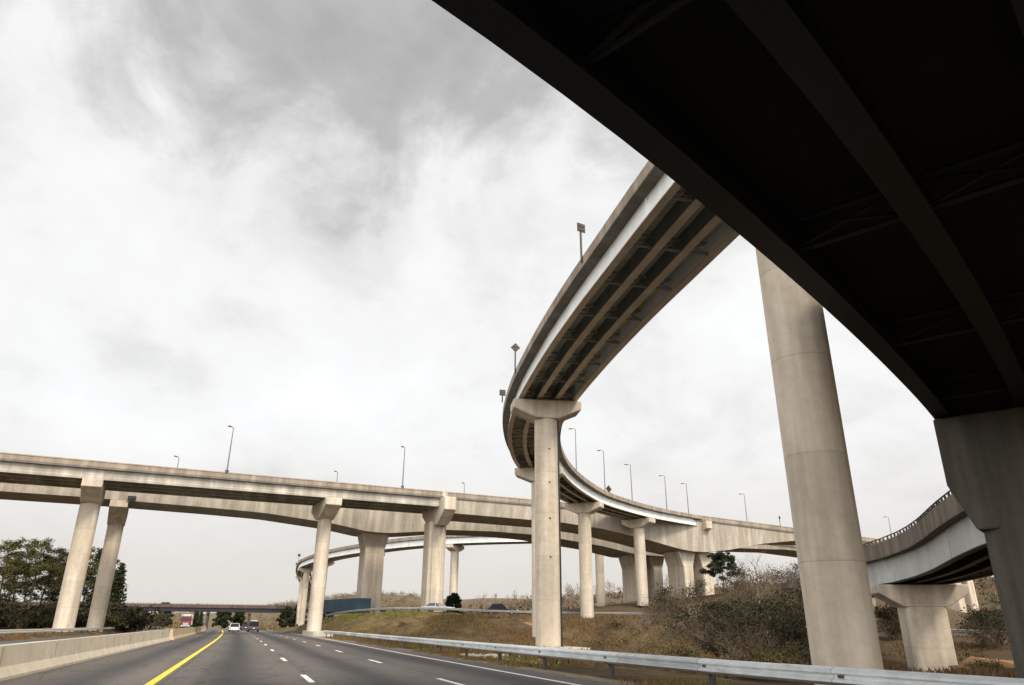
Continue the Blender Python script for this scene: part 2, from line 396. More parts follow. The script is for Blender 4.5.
line('lane_dashes', 'white_paint', lambda y: 5.3, .16, d2, 'dashed white line left of the right lane')
line('white_edge_line', 'white_paint', lambda y: 8.08 + max(0, y-40)*.0105 if y < 120 else 8.92, .16, [(-60, 420)], 'solid white line along the right edge of the carriageway')
line('opposite_lane_dashes', 'white_paint', lambda y: -10.6, .16, [(y, y+3.05) for y in np.arange(-50, 400, 12.2)], 'dashed white line on the opposite carriageway')
line('opposite_edge_line', 'white_paint', lambda y: -14.6, .16, [(-60, 420)], 'white line along the outer edge of the opposite carriageway')
# ramp road
rp = [p.copy() for p in rail_path]; rr = frames(rp)
vs = []; ctr = []
for p, r in zip(rp, rr):
    o_ = -r if False else r
    # outside = away from main road
    nrm = Vector((RN[rp.index(p)][0], RN[rp.index(p)][1], 0))
    vs += [p+nrm*.6+Vector((0, 0, .05)), p+nrm*5.6+Vector((0, 0, .05))]; ctr.append(p+nrm*3.0+Vector((0, 0, .05)))
mb = MB().add(vs, [(2*i, 2*i+1, 2*i+3, 2*i+2) for i in range(len(rp)-1)])
o = mb.build('ramp_road', plain('ramp_asphalt', (.10, .095, .09), .85, 0, .2, .6)); tag(o, 'grey ramp road curving over the grass embankment', 'road', kind='structure')
# grass-edge gravel between road and guardrail
strip('gravel_shoulder', 9.15, 9.95, -.012, 'stone', 'pale stony edge between asphalt and guardrail', ys=list(np.arange(-70, 120, 3.)), cat='ground', n=2).data.materials[0] = plain('stony_dirt', (.21, .165, .10), .95, 0, .5, 2.2)

# ------------------------------------------------------------------ bridge helpers
def girder_I(mb, path, off, ztop, zbot, wf=.5, web=.1, tf=.06):
    sweep(mb, path, [(off-wf/2, zbot), (off+wf/2, zbot), (off+wf/2, zbot+tf), (off+web/2, zbot+tf), (off+web/2, ztop), (off-web/2, ztop), (off-web/2, zbot+tf), (off-wf/2, zbot+tf)])
def parapet_prof(off, inner, z0, z1):
    s_ = 1 if inner > off else -1
    return [(off, z0), (off+s_*.34, z0), (off+s_*.34, z0+.12), (off+s_*.2, z0+.35), (off+s_*.17, z1), (off, z1)]
def add_pier(bridge, x, y, zg, ztop, cap_az, D, half, end_h, cap_h, thick, shape='round', mat='pier', cap_top_w=None, neck=None, wy=None, near=None):
    """column with a hammerhead cap as its child; cap_az = direction the cap runs (radians from +Y, clockwise)"""
    u = Vector((math.sin(cap_az), math.cos(cap_az), 0)); v = Vector((u.y, -u.x, 0)); c = Vector((x, y, 0))
    mb = MB(); zc = ztop-cap_h
    if shape == 'round':
        n = 40
        mb.tube([(x, y, zg), (x, y, (zg+zc)/2), (x, y, zc+.02)], D/2, n)
    else:
        mb.box((x, y, (zg+zc)/2+.01), (D, wy or D, zc-zg+.02), -cap_az, bev=D*.14)
        for sgn in (-1, 1):   # recessed-looking pilaster ribs on the broad faces
            pp = c+v*sgn*(D/2+.0)*0+u*sgn*((wy or D)/2)
            mb.box((pp.x, pp.y, (zg+zc)/2), (D*.42, .16, zc-zg), -cap_az)
    col = mb.build('pier', mat, bridge)
    nk = neck or (wy/2 if wy else D/2); nr = half if near is None else near
    poly = [(-nr, ztop), (half, ztop), (half, ztop-end_h), (nk, zc), (-nk, zc), (-nr, ztop-end_h)]
    cp = MB().prism(poly, u, (0, 0, 1), v, (x, y, 0), thick)
    cap = cp.build('cap', mat, col)
    return col
def bev(o, w, seg=2):
    m_ = o.modifiers.new('edges', 'BEVEL'); m_.width = w; m_.segments = seg; m_.limit_method = 'ANGLE'; m_.angle_limit = math.radians(35); return o

# ------------------------------------------------------------------ curved ramp (nearest, steel girders)
BP = catmull([(12.6, -60, 0), (13.5, -40, 0), (14.6, -20, 0), (15.7, 0, 0), (16.4, 15, 0), (17.0, 22.5, 0), (17.6, 28.2, 0), (18.4, 35.2, 0), (19.6, 43.3, 0), (21.5, 53.2, 0), (24.4, 63.4, 0), (29.2, 74.5, 0),
              (36.1, 85.7, 0), (45.4, 97, 0), (53.6, 104, 0), (63.5, 110.4, 0), (76.2, 116.2, 0)], 1.3)
def make_ramp(name, path, W, zt, zslab, zs, zg, label, goff, mats=('parapet', 'steel_white', 'steel_tan', 'steel_dark', 'slab'), frame_step=3, joint=14):
    root = empty(name, (path[0].x, path[0].y, 0), 0, label, 'bridge')
    root.location = (0, 0, 0)
    mb = MB(); sweep(mb, path, rect(-W+.01, W-.01, zs, zslab)); dk = mb.build('deck', mats[4], root)
    if mats[3] == 'steel_dark':
        for ga, gb in zip(goff, goff[1:]):
            mb = MB(); sweep(mb, path, rect(ga+.065, gb-.065, zs-.04, zs-.003)); mb.build('deck_form', 'form', dk)
    for s_ in (-1, 1):
        mb = MB(); sweep(mb, path, parapet_prof(s_*W, 0, zslab-.22, zt)); p_ = mb.build('parapet', mats[0], root)
        # expansion joints: thin darker bars down the parapet
        R = frames(path)
        for i in range(3, len(path)-1, joint):
            q = path[i]+R[i]*(s_*(W+.004)); az = math.atan2(R[i].y, R[i].x)
            MB().box((q.x, q.y, path[i].z+(zt+zslab)/2-.1), (.03, .05, zt-zslab+.18), az).build('joint', 'dark_pier', p_)
    for k, off in enumerate(goff):
        outer = k in (0, len(goff)-1)
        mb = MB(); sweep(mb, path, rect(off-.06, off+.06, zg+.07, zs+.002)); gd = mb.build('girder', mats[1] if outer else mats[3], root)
        mb = MB(); sweep(mb, path, rect(off-.21, off+.21, zg, zg+.068)); mb.build('flange', mats[2], gd)
        if outer:
            R = frames(path); sg = 1 if off > 0 else -1
            for i in range(2, len(path)-1, 12):
                q = path[i]+R[i]*(off+sg*.085); az = math.atan2(R[i].y, R[i].x); MB().box((q.x, q.y, path[i].z+(zg+zs)/2+.03), (.05, .06, zs-zg-.09), az).build('stiffener', mats[1], gd)
    # cross frames between the girders
    R = frames(path)
    for i in range(1, len(path)-1, frame_step):
        mb = MB()
        for z in (zg+.3, zs-.25): mb.tube([path[i]+R[i]*goff[0]+Vector((0, 0, z)), path[i]+R[i]*goff[-1]+Vector((0, 0, z))], .085, 5)
        for k in range(len(goff)-1):
            a = path[i]+R[i]*goff[k]; b_ = path[i]+R[i]*goff[k+1]
            mb.tube([a+Vector((0, 0, zg+.3)), b_+Vector((0, 0, zs-.25))], .04, 4)
            mb.tube([b_+Vector((0, 0, zg+.3)), a+Vector((0, 0, zs-.25))], .04, 4)
        mb.build('cross_frame', M['frame_steel'] if mats[3] == 'steel_dark' else mats[3], root)
    return root
GO = (-2.2, -.735, .735, 2.2)
rampB = make_ramp('curved_ramp', BP, 2.9, 20.1, 19.74, 19.47, 18.3, 'curved flyover ramp with pale steel girders sweeping overhead from upper right', GO)
for (x, y, az, zg) in [(16.0, 17.4, 5, -.6), (21.05, 51.7, 12, -.3), (30.2, 76.3, 27, .3), (45.4, 97.0, 42, 1.2), (60.9, 108.9, 61, 4.5), (14.4, -24, 3, -.5)]:
    col = add_pier(rampB, x, y, zg, 18.16, math.radians(az+90), 1.82 if y < 80 else 1.85, 2.75, .72, 1.5, 2.0, 'round')
    for ch in kids(col): bev(ch, .1)
    if 50 < y < 53: MB().tube([(x+.93, y-.3, 17.2), (x+.93, y-.3, -.2)], .07, 8).build('drain_pipe', 'black_trim', col)
    if 50 < y < 53:
        for hz in (6.1, 8.9, 11.6, 14.2): MB().tube([(x-.10, y-.85, hz), (x-.105, y-.93, hz)], .07, 10).build('tie_hole', 'black_trim', col)
    # bearing blocks
    a = math.radians(az+90); u = Vector((math.sin(a), math.cos(a), 0))
    for off in GO:
        q = Vector((x, y, 0))+u*off; MB().box((q.x, q.y, 18.23), (.4, .4, .14), -a).build('bearing', 'steel_dark', col)

# ------------------------------------------------------------------ long crossing viaduct (front) and its twin behind
SL = .12
def lin(a, x0, x1, st=1.2): 
    n = int((x1-x0)/st); return [Vector((x0+(x1-x0)*k/n, a+SL*(x0+(x1-x0)*k/n), 0)) for k in range(n+1)]
def interp(tab, x):
    return float(np.interp(x, [t[0] for t in tab], [t[1] for t in tab]))
def smooth_interp(tab, x):
    # piecewise smooth curve through the haunch table
    xs = [t[0] for t in tab]
    if x <= xs[0]: return tab[0][1]
    for (a, za), (b_, zb) in zip(tab, tab[1:]):
        if x <= b_:
            t = (x-a)/(b_-a); return za+(zb-za)*t
    return tab[-1][1]
V1 = empty('concrete_viaduct', (0, 0, 0), 0, 'long pale concrete viaduct crossing the whole highway, nearer of the twin pair', 'bridge')
def topz(x): return 20.35 if x < 70 else 20.35-.035*(x-70)
pathA = lin(108.6, -120, 190)     # centre line, deck half-width 4.6
xs = [p.x for p in pathA]
WA = 4.6
def prof_fn(pth, lo, hi): return lambda i: rect(lo[0], hi[0], lo[1](pth[i].x), hi[1](pth[i].x))
# travel is +x so the near face is on the right (+offset)
mb = MB(); sweep(mb, pathA, lambda i: rect(-WA+.01, WA-.01, topz(pathA[i].x)-.95, topz(pathA[i].x)-.62)); mb.build('deck', 'slab', V1)
for s_ in (-1, 1):
    mb = MB(); sweep(mb, pathA, lambda i: parapet_prof(s_*WA, 0, topz(pathA[i].x)-.70, topz(pathA[i].x))); pp = mb.build('parapet', 'parapet', V1)
    mb = MB(); sweep(mb, pathA, lambda i: rect(s_*WA-.06, s_*WA+.06, topz(pathA[i].x)-.10, topz(pathA[i].x)+.03)); mb.build('coping', concrete('coping_concrete', (.42, .34, .265), .75), pp)
for x in np.arange(-44, 128, 7.6):
    MB().box((x, 108.6+SL*x-WA-.062, topz(x)-.32), (.035, .02, .6), math.atan(SL)).build('joint', 'dark_pier', pp)
# left part: four precast girders
left = [p for p in pathA if p.x <= 26.6]
for off in (-3.95, -1.35, 1.35, 3.95):
    mb = MB(); sweep(mb, left, [(off-.28, 18.12), (off+.28, 18.12), (off+.28, 18.4), (off+.2, 18.55), (off+.2, 19.41), (off-.2, 19.41), (off-.2, 18.55), (off-.28, 18.4)]); mb.build('girder', 'precast', V1)
# right part: haunched box
HA = [(26.5, 17.3), (47, 17.12), (54.5, 16.62), (63.5, 15.35), (70, 14.2), (73.2, 13.82), (76.6, 13.85), (81.9, 14.5), (90, 16.0), (98.9, 17.05), (112, 17.4), (125, 17.0), (140, 15.2), (150, 13.6), (160, 15), (190, 17)]
right = [p for p in pathA if p.x >= 27.6]
mb = MB(); sweep(mb, right, lambda i: [(-WA+.5, smooth_interp(HA, right[i].x)), (WA-.35, smooth_interp(HA, right[i].x)), (WA-.18, topz(right[i].x)-.93), (-WA+.3, topz(right[i].x)-.93)], smooth=False); mb.build('box_girder', 'box', V1)
aA = math.atan2(1, SL)  # bridge azimuth from +Y
capaz = aA+PI/2         # cap runs towards the near side
for (x, y, D, zt) in [(-20.1, 106.1, 2.36, 18.1), (9.73, 109.7, 1.98, 18.1)]:
    col = add_pier(V1, x, y, -.3 if x > 0 else .2, zt, capaz, D, 4.9, 1.0, 2.5, 2.3, 'round')
    for ch in kids(col): bev(ch, .08)
for x in (-66, -112):
    add_pier(V1, x, 108.6+SL*x, 0, 18.1, capaz, 2.3, 4.9, 1.0, 2.5, 2.3, 'round')
# broad pier at the change from girders to box, its cap taking the girder ends
x, y = 26.7, 111.6
mb = MB().box((x, y, 8.6), (2.7, 3.4, 15.2), -(capaz), bev=.5)
u = Vector((math.sin(capaz), math.cos(capaz), 0)); v_ = Vector((u.y, -u.x, 0))
col = mb.build('pier', 'pier', V1)
cp = MB().prism([(-5, 19.38), (4.9, 19.38), (4.9, 17.5), (1.9, 15.6), (-1.9, 15.6), (-5, 17.5)], u, (0, 0, 1), v_, (x+.15, y-1.2, 0), 1.9); bev(cp.build('cap', 'pier', col), .08)
for k in range(3):  # shallow vertical fluting on the broad face
    q = Vector((x, y, 0))+u*1.62+v_*(k-1)*.75
    MB().box((q.x, q.y, 8.4), (.34, .28, 14.6), -capaz).build('rib', 'pier', col)
mb = MB(); qq = Vector((x+.2, 108.6+SL*x-4.64, 19.95)); mb.box(qq, (.9, .1, .7), math.atan(SL)); mb.box(qq+Vector((-.33, -.05, .1)), (.12, .06, .65), 0); mb.box(qq+Vector((.33, -.05, .1)), (.12, .06, .65), 0); mb.build('expansion_joint', 'pad', V1)
def twin_wall(bridge, x, y, zg, zt, sep, n=2, w=4.6, th=2.2, flare=3.7, mat='pier', fh=2.6):
    """wall piers flaring along the bridge direction, with a shallow groove down the faces"""
    for k in range(n):
        q = Vector((x, y, 0))+v_*((k-(n-1)/2)*sep)
        poly = [(-th/2, zg), (th/2, zg), (th/2, zt-fh), (flare/2, zt-.35), (flare/2, zt), (-flare/2, zt), (-flare/2, zt-.35), (-th/2, zt-fh)]
        o = MB().prism(poly, v_, (0, 0, 1), u, q, w).build('pier', mat, bridge); bev(o, .16, 2)
        for off in (-th*.3, th*.3):
            qq = q+v_*off+u*(w/2); MB().box((qq.x, qq.y, (zg+zt-fh)/2), (th*.32, .14, zt-fh-zg), -capaz).build('rib', mat, o)
twin_wall(V1, 75.6, 117.3, 3, 14.0, 4.4)
twin_wall(V1, 150, 126.6, 3, 13.9, 4.4)
# bracket where the curved ramp lands on the viaduct
q = Vector((76.4, 113.0, 0)); MB().prism([(-6.4, 19.2), (.55, 19.2), (.55, 17.9), (-2.2, 16.9), (-6.4, 16.9)], u, (0, 0, 1), v_, (77.2, 113.0, 0), 1.3).build('end_bracket', 'pier', rampB)

V2 = empty('concrete_viaduct', (0, 0, 0), 0, 'haunched concrete viaduct running right behind the nearer twin, mostly hidden by it', 'bridge')
pathR = lin(123.7, -120, 190); WR = 4.6
def topr(x): return 20.2 if x < 70 else 20.2-.035*(x-70)
mb = MB(); sweep(mb, pathR, lambda i: rect(-WR+.01, WR-.01, topr(pathR[i].x)-.95, topr(pathR[i].x)-.62)); mb.build('deck', 'slab', V2)
for s_ in (-1, 1):
    mb = MB(); sweep(mb, pathR, lambda i: parapet_prof(s_*WR, 0, topr(pathR[i].x)-.70, topr(pathR[i].x))); mb.build('parapet', 'parapet', V2)
HR = [(-120, 17.9), (-24, 17.95), (-8, 17.7), (1, 17.45), (11.7, 16.5), (17.2, 15.62), (20.8, 15.55), (26.5, 16.15), (31, 16.7), (40, 16.95), (47.5, 16.85), (53, 16.45), (62.3, 15.6), (69.9, 14.42), (76.5, 14.3), (84, 15.3), (95, 16.8), (110, 17.2), (130, 16.2), (148, 14.2), (160, 15), (190, 17)]
mb = MB(); sweep(mb, pathR, lambda i: [(-WR+.6, smooth_interp(HR, pathR[i].x)), (WR-.3, smooth_interp(HR, pathR[i].x)), (WR-.15, topr(pathR[i].x)-.93), (-WR+.4, topr(pathR[i].x)-.93)]); mb.build('box_girder', 'box', V2)
col = add_pier(V2, -19.1, 121.3, .2, 17.75, capaz, 2.15, 4.9, .9, 2.9, 2.3, 'round')
MB().box((-17.0, 116.6, 18.15), (1.0, .9, .5), 0).build('drain_box', 'black_trim', V2)
for x in (-66, -112): add_pier(V2, x, 123.7+SL*x, 0, 17.9, capaz, 2.1, 4.9, .9, 2.7, 2.3, 'round')
twin_wall(V2, 19.4, 125.8, 1, 15.7, 0, 1, 3.6, 3.3, 4.5)
twin_wall(V2, 74.2, 132.3, 3, 14.6, 4.4)
twin_wall(V2, 150, 141.5, 3, 14.5, 4.4)

# ------------------------------------------------------------------ far curved ramp behind the viaducts
CPt = catmull([(38, 480, -6), (34, 430, -3.5), (30, 385, -1.5), (25, 346, -.5), (20.6, 301, 0), (18.7, 262, 0), (19.4, 246, 0), (21.5, 228, 0), (24.5, 213, 0), (30.5, 194, 0), (36.5, 180, 0), (45, 167.5, 0), (56, 158.5, 0), (68, 152, 0), (84, 148, 0), (110, 146, 0)], 3.)
rampC = make_ramp('curved_ramp', CPt, 2.9, 21.1, 20.55, 20.28, 18.9, 'far pale steel ramp curving behind the twin viaducts', GO, joint=8, frame_step=5)
def near_on(path, x, y):
    i = min(range(len(path)), key=lambda k: (path[k].x-x)**2+(path[k].y-y)**2); R = frames(path)[i]; return path[i], math.atan2(R.x, R.y)
for (x, y) in [(45.5, 167), (30, 195), (21.4, 228), (18.7, 258), (20.5, 300), (75, 150)]:
    p_, az = near_on(CPt, x, y)
    add_pier(rampC, p_.x, p_.y, gz(p_.x, p_.y)-.3, 18.8, az, 1.9, 2.7, .7, 1.4, 1.8, 'round')

# ------------------------------------------------------------------ low far bridge over the highway
DP = [Vector((x, 330+.02*x, 0)) for x in range(-150, 62, 4)]
brD = empty('low_bridge', (0, 0, 0), 0, 'low dark flat bridge crossing the highway far ahead', 'bridge')
M['dk_par'] = concrete('brown_parapet', (.12, .085, .075), .6)
mb = MB(); sweep(mb, DP, rect(-5, 5, 7.3, 7.7)); mb.build('deck', 'slab', brD)
for s_ in (-1, 1):
    mb = MB(); sweep(mb, DP, rect(s_*5-.12, s_*5+.12, 7.32, 8.55)); mb.build('parapet', 'dk_par', brD)
mb = MB(); sweep(mb, DP, [(5.0, 8.72), (5.08, 8.72), (5.08, 8.80), (5.0, 8.80)])
for x in np.arange(-150, 60, 1.9): mb.box((x, 330+.02*x-5.04, 8.72), (.14, .1, .36))
mb.build('railing', 'post', brD)
for off in (-4.4, -1.5, 1.5, 4.4):
    mb = MB(); sweep(mb, DP, rect(off-.25, off+.25, 5.9, 7.31)); mb.build('girder', 'steel_black', brD)
for x in (-29, -12.6, 3.2, 28):
    p_ = MB()
    for oy in (-3.5, 0, 3.5): p_.tube([(x, 330+oy, -3), (x, 330+oy, 5.3)], .45, 12)
    p_.box((x, 330, 5.55), (1.1, 9.4, .7)); p_.build('pier', 'dark_pier', brD)

# ------------------------------------------------------------------ dark overpass straight overhead
zF = 9.5; KF = 1.207
FE = catmull([(-40, -11, 0), (-25, -4.2, 0), (-12, 1.0, 0), (-4, 4.2, 0), (2.0, 6.62, 0), (8.23, 9.78, 0), (15.2, 13.75, 0), (22.5, 18.3, 0), (30, 23.6, 0), (40, 31.5, 0)], 1.2)
FE = [Vector((p.x*KF, p.y*KF, 0)) for p in FE]   # far edge of the deck
over = empty('overpass', (0, 0, 0), 0, 'near-black overpass deck passing directly overhead at upper right', 'bridge')
WF = 15.0
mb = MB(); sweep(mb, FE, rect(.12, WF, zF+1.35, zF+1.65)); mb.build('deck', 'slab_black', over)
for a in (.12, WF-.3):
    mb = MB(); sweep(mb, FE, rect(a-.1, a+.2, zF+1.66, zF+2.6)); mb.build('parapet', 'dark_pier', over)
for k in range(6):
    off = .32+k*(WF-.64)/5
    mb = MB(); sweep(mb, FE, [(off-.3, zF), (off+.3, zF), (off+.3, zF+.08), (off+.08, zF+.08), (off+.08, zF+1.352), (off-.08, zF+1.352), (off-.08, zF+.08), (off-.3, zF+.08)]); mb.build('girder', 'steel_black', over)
R = frames(FE)
for i in range(2, len(FE)-1, 5):
    mb = MB()
    for k in range(5):
        a = FE[i]+R[i]*(.32+k*(WF-.64)/5); b_ = FE[i]+R[i]*(.32+(k+1)*(WF-.64)/5)
        for z in (.3, 1.1): mb.tube([a+Vector((0, 0, zF+z)), b_+Vector((0, 0, zF+z))], .07, 6)
        mb.tube([a+Vector((0, 0, zF+.3)), b_+Vector((0, 0, zF+1.1))], .05, 5); mb.tube([b_+Vector((0, 0, zF+.3)), a+Vector((0, 0, zF+1.1))], .05, 5)
    mb.build('cross_frame', 'steel_black', over)
# bent pier of the overpass
uF = Vector((.52, -.854, 0)); vF = Vector((.854, .52, 0)); o0 = Vector((22.3*KF, 18.0*KF, 0))
colF = MB()
colF.tube([o0+uF*1.75+Vector((0, 0, -3)), o0+uF*1.75+Vector((0, 0, 5.2))], 1.12, 40)
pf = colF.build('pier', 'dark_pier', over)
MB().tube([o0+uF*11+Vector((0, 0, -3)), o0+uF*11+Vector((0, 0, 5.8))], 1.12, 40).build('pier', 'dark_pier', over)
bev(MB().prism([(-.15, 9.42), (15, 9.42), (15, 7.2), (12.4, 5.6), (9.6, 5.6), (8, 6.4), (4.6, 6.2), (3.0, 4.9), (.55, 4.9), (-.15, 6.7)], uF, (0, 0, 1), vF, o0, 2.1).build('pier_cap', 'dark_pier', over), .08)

# ------------------------------------------------------------------ loop ramp at right, passing under the overpass
EP = catmull([(86, 96, 0), (72, 78, 0), (62, 64.5, 0), (54, 53, 0), (49.8, 45.4, 0), (47.4, 40.2, 0), (44.9, 36.2, 0), (40.6, 30.4, 0), (37.7, 25.6, 0), (37.2, 20.5, 0), (39, 14, 0), (44, 6.5, 0), (52, -1, 0)], 1.2)
# given line is the near edge shifted 2.9 m inwards
ER = frames(EP)
EZ = [min(1.0, max(0, .052*(44-p.y))) for p in EP]
for p, z in zip(EP, EZ): p.z = z
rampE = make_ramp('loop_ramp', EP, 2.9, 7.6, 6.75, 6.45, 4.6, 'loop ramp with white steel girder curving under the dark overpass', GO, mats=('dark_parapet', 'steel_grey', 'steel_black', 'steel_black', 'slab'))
mf = MB(); R = frames(EP)
for i in range(0, len(EP)-1):
    for k in range(2):
        q = EP[i]+R[i]*2.8+(EP[i+1]-EP[i])*(k/2.)
        mf.box((q.x, q.y, EP[i].z+7.72), (.10, .10, .26))
sweep(mf, EP, rect(2.76, 2.84, 7.85, 7.91)); mf.build('railing', 'post', rampE)
px, py = 49.6, 45.2
uE = Vector((.885, -.465, 0)); vE = Vector((.465, .885, 0))
cE = MB().prism([(-1.5, -3.2), (1.5, -3.2), (1.5, 3.2), (-1.5, 3.2)], uE, (0, 0, 1), vE, (px, py, 0), 2.2).build('pier', 'pier', rampE); bev(cE, .35, 3)
bev(MB().prism([(-3.3, 4.52), (3.3, 4.52), (3.3, 3.9), (1.6, 2.9), (-1.6, 2.9), (-3.3, 3.9)], uE, (0, 0, 1), vE, (px, py, 0), 2.3).build('cap', 'pier', cE), .08)
p_, az = near_on(EP, 66, 70)
add_pier(rampE, p_.x, p_.y, -1, 4.5, az, 1.9, 2.7, .8, 1.6, 1.9, 'round')

# ------------------------------------------------------------------ median barrier and verge barrier
YB = [y for y in YS if y <= 440]
mbp = [Vector((-5.72+bend(y), y, crest(y))) for y in YB]
FS = [(-.31, -.02), (.31, -.02), (.31, .07), (.16, .30), (.10, .82), (-.10, .82), (-.16, .30), (-.31, .07)]
bar = empty('median_barrier', (0, 0, 0), 0, 'long concrete median barrier left of the yellow line', 'barrier')
i0 = [i for i, y in enumerate(YB) if y <= 73]
def fs_at(i):
    y = YB[i]; h = .78+min(.12, max(0, (y-15)*.0025)); return [(a, z if z < .5 else h) for a, z in FS]
mb = MB(); sweep(mb, [mbp[i] for i in i0], lambda k: fs_at(i0[k])); mb.build('near_run', 'barrier', bar)
i1 = [i for i, y in enumerate(YB) if y >= 73]
mb = MB(); sweep(mb, [mbp[i] for i in i1], lambda k: [(a*1.05, z if z < .5 else .9) for a, z in fs_at(i1[k])]); mb.build('far_run', concrete('orange_tinted_barrier', (.50, .40, .27), .8), bar)
for y in np.arange(-50, 72, 6.1):
    pass
for y in np.arange(-50.3, 72, 6.1):
    mj = MB(); mj.box((-5.72, y, .5), (.335, .03, .53)); mj.build('joint', 'parapet', bar)
vb = empty('verge_barrier', (0, 0, 0), 0, 'low whitish barrier on the grass berm beyond the opposite carriageway', 'barrier')
vp = [Vector((-17.95+bend(y), y, .34+crest(y))) for y in YB]
mb = MB(); sweep(mb, vp, [(-.05, .18), (.05, .18), (.07, .27), (.04, .32), (.07, .40), (.05, .48), (-.05, .48)]); mb.build('rail', plain('whitish_rail', (.55, .54, .48), .6), vb)
mb = MB()
for y in np.arange(-60, 300, 4): mb.box((-18.1+bend(y), y, .40+crest(y)), (.16, .12, .7))
tag(mb.build('post', 'post', vb), kind='stuff')

# ------------------------------------------------------------------ guardrails
def wbeam(h=.70): return [(-.02, h-.31), (.03, h-.29), (.10, h-.25), (.10, h-.21), (.03, h-.175), (.03, h-.135), (.10, h-.10), (.10, h-.06), (.03, h-.02), (-.02, h), (-.045, h), (.0, h-.03), (.07, h-.065), (.07, h-.095), (-.0, h-.13), (-.0, h-.18), (.07, h-.215), (.07, h-.245), (0, h-.28), (-.045, h-.31)]
def guardrail(name, path, label, spacing=1.905, flip=1, posts=True, n_max=95):
    root = empty(name, (0, 0, 0), 0, label, 'guardrail')
    pr = [(-a*flip, z) for a, z in wbeam()]
    mb = MB(); sweep(mb, path, pr); mb.build('rail', 'galv' if flip > 0 else plain('dull_rail_steel', (.30, .30, .28), .6, .2), root)
    d = 0; R = frames(path); last = path[0]; cnt = 0; need = 0
    proto = None
    for i in range(1, len(path)):
        d += (path[i]-path[i-1]).length
        if d >= need and cnt < n_max:
            need = d+spacing; q = path[i]+R[i]*(flip*.16); az = math.atan2(R[i].y, R[i].x)
            if proto is None:
                mb = MB().box((0, 0, .06), (.10, .15, 1.1)); proto = mb.build('post', 'post', root)
                mb = MB().box((0, 0, .52), (.2, .14, .30)); 
                mb.v = [(x-.10*flip, y, z) for x, y, z in mb.v]; bl = mb.build('blockout', 'bark', proto)
                o = proto
            else:
                o = proto.copy(); COL.objects.link(o); o.parent = root
                b2 = bl.copy(); COL.objects.link(b2); b2.parent = o
            o.location = q; o.rotation_euler.z = az; cnt += 1
    return root
def grx(y): return float(np.interp(y, [-60, 5, 9, 14, 25, 38, 84, 100], [11.5, 10.9, 10.5, 9.95, 9.72, 9.72, 9.95, 10.05]))
gpath = [Vector((grx(y)+bend(y), y, 0)) for y in np.arange(-40, 98, .95)]
guardrail('guardrail', gpath, 'shiny steel guardrail along the right shoulder of the highway', 3.81)
rpth = [p.copy() for p in catmull(RAIL, 2.0)]
far_start = [p for p in rpth if p.y < 128]
guardrail('guardrail', [p+Vector((0, 0, -.02)) for p in far_start], 'distant steel guardrail along the ramp road on top of the embankment', 3.6, flip=-1)
# pier pads
def slab_thing(name, poly, z0, z1, mat, label, cat):
    mb = MB(); n = len(poly); mb.add([(x, y, z0) for x, y in poly]+[(x, y, z1) for x, y in poly], [tuple(range(n)), tuple(range(n, 2*n))]+[(i, (i+1) % n, n+(i+1) % n, n+i) for i in range(n)])
    o = mb.build(name, mat); bev(o, .06); return tag(o, label, cat)
slab_thing('pier_pad', [(8.75, 99.5), (12.6, 99.5), (13.0, 116), (8.7, 116)], -.2, .55, 'pad', 'pale concrete pad round the foot of the pier at the road edge', 'concrete pad')
slab_thing('pier_pad', [(18.6, 49.2), (23.2, 49.2), (23.2, 54), (18.6, 54)], -.9, -.02, 'pad', 'low concrete pad under the tall pier beyond the guardrail', 'concrete pad')
slab_thing('gravel_apron', [(10.9, 27.5), (12.7, 28.2), (13.4, 34), (12.2, 39.5), (10.6, 38)], -.3, .03, 'pad', 'pale apron of broken concrete behind the guardrail near the tall pier', 'apron')

# ------------------------------------------------------------------ lamp posts and signs on the bridges
def lamp_proto(h, label, arm=0.7):
    r = empty('lamp_post', (0, 0, 0), 0, label, 'lamp post', 'slim lamp posts standing on the bridge parapets')
    MB().tube([(0, 0, -.1), (0, 0, h*.5), (0, 0, h)], [.10, .08, .055], 10).build('pole', 'pole', r)
    MB().box((0, 0, .15), (.34, .34, .35)).build('base', 'lamp', r)
    MB().tube([(0, 0, h-.05), (arm*.5, 0, h+.08), (arm, 0, h+.06)], .04, 6).build('arm', 'pole', r)
    hd = MB().box((arm+.1, 0, h+.03), (.62, .3, .14), 0, .8).build('lamp_head', 'lamp', r); bev(hd, .04)
    return r
lamps = [
 (-4.3, 103.45, 20.35, 26.5, 'lamp post on the nearer viaduct between the leftmost pier pair and the roadside pier', 1),
 (20.2, 106.45, 20.35, 26.4, 'lamp post on the nearer viaduct just left of its expansion joint', 1),
 (-12.8, 126.7, 20.2, 26.5, 'small far lamp post over the left end of the twin viaducts', 0),
 (12.9, 129.7, 20.2, 26.5, 'small far lamp post showing above the roadside pier', 0),
 (37.1, 132.7, 20.2, 26.6, 'small far lamp post right of the expansion joint', 0),
 (46.9, 102.6, 20.1, 30.9, 'lamp post on the curved ramp, tallest looking of its row', 0),
 (54.6, 108.2, 20.1, 29.2, 'lamp post on the curved ramp carrying over the diamond sign', 0),
 (62.2, 112.9, 20.1, 28.3, 'lamp post on the curved ramp right of the diamond sign', 0),
 (71.8, 117.4, 20.1, 27.8, 'fourth lamp post along the curved ramp from its tallest one', 0),
 (79.0, 121.4, 20.0, 27.5, 'fifth lamp post along the curved ramp, past the end of its steel girder', 0),
 (94.5, 124.3, 19.5, 26.9, 'last lamp post standing over the right-hand viaduct arch', 0),
 (137.5, 129.6, 18, 25.2, 'tiny far lamp post right of the big near column', 0)]
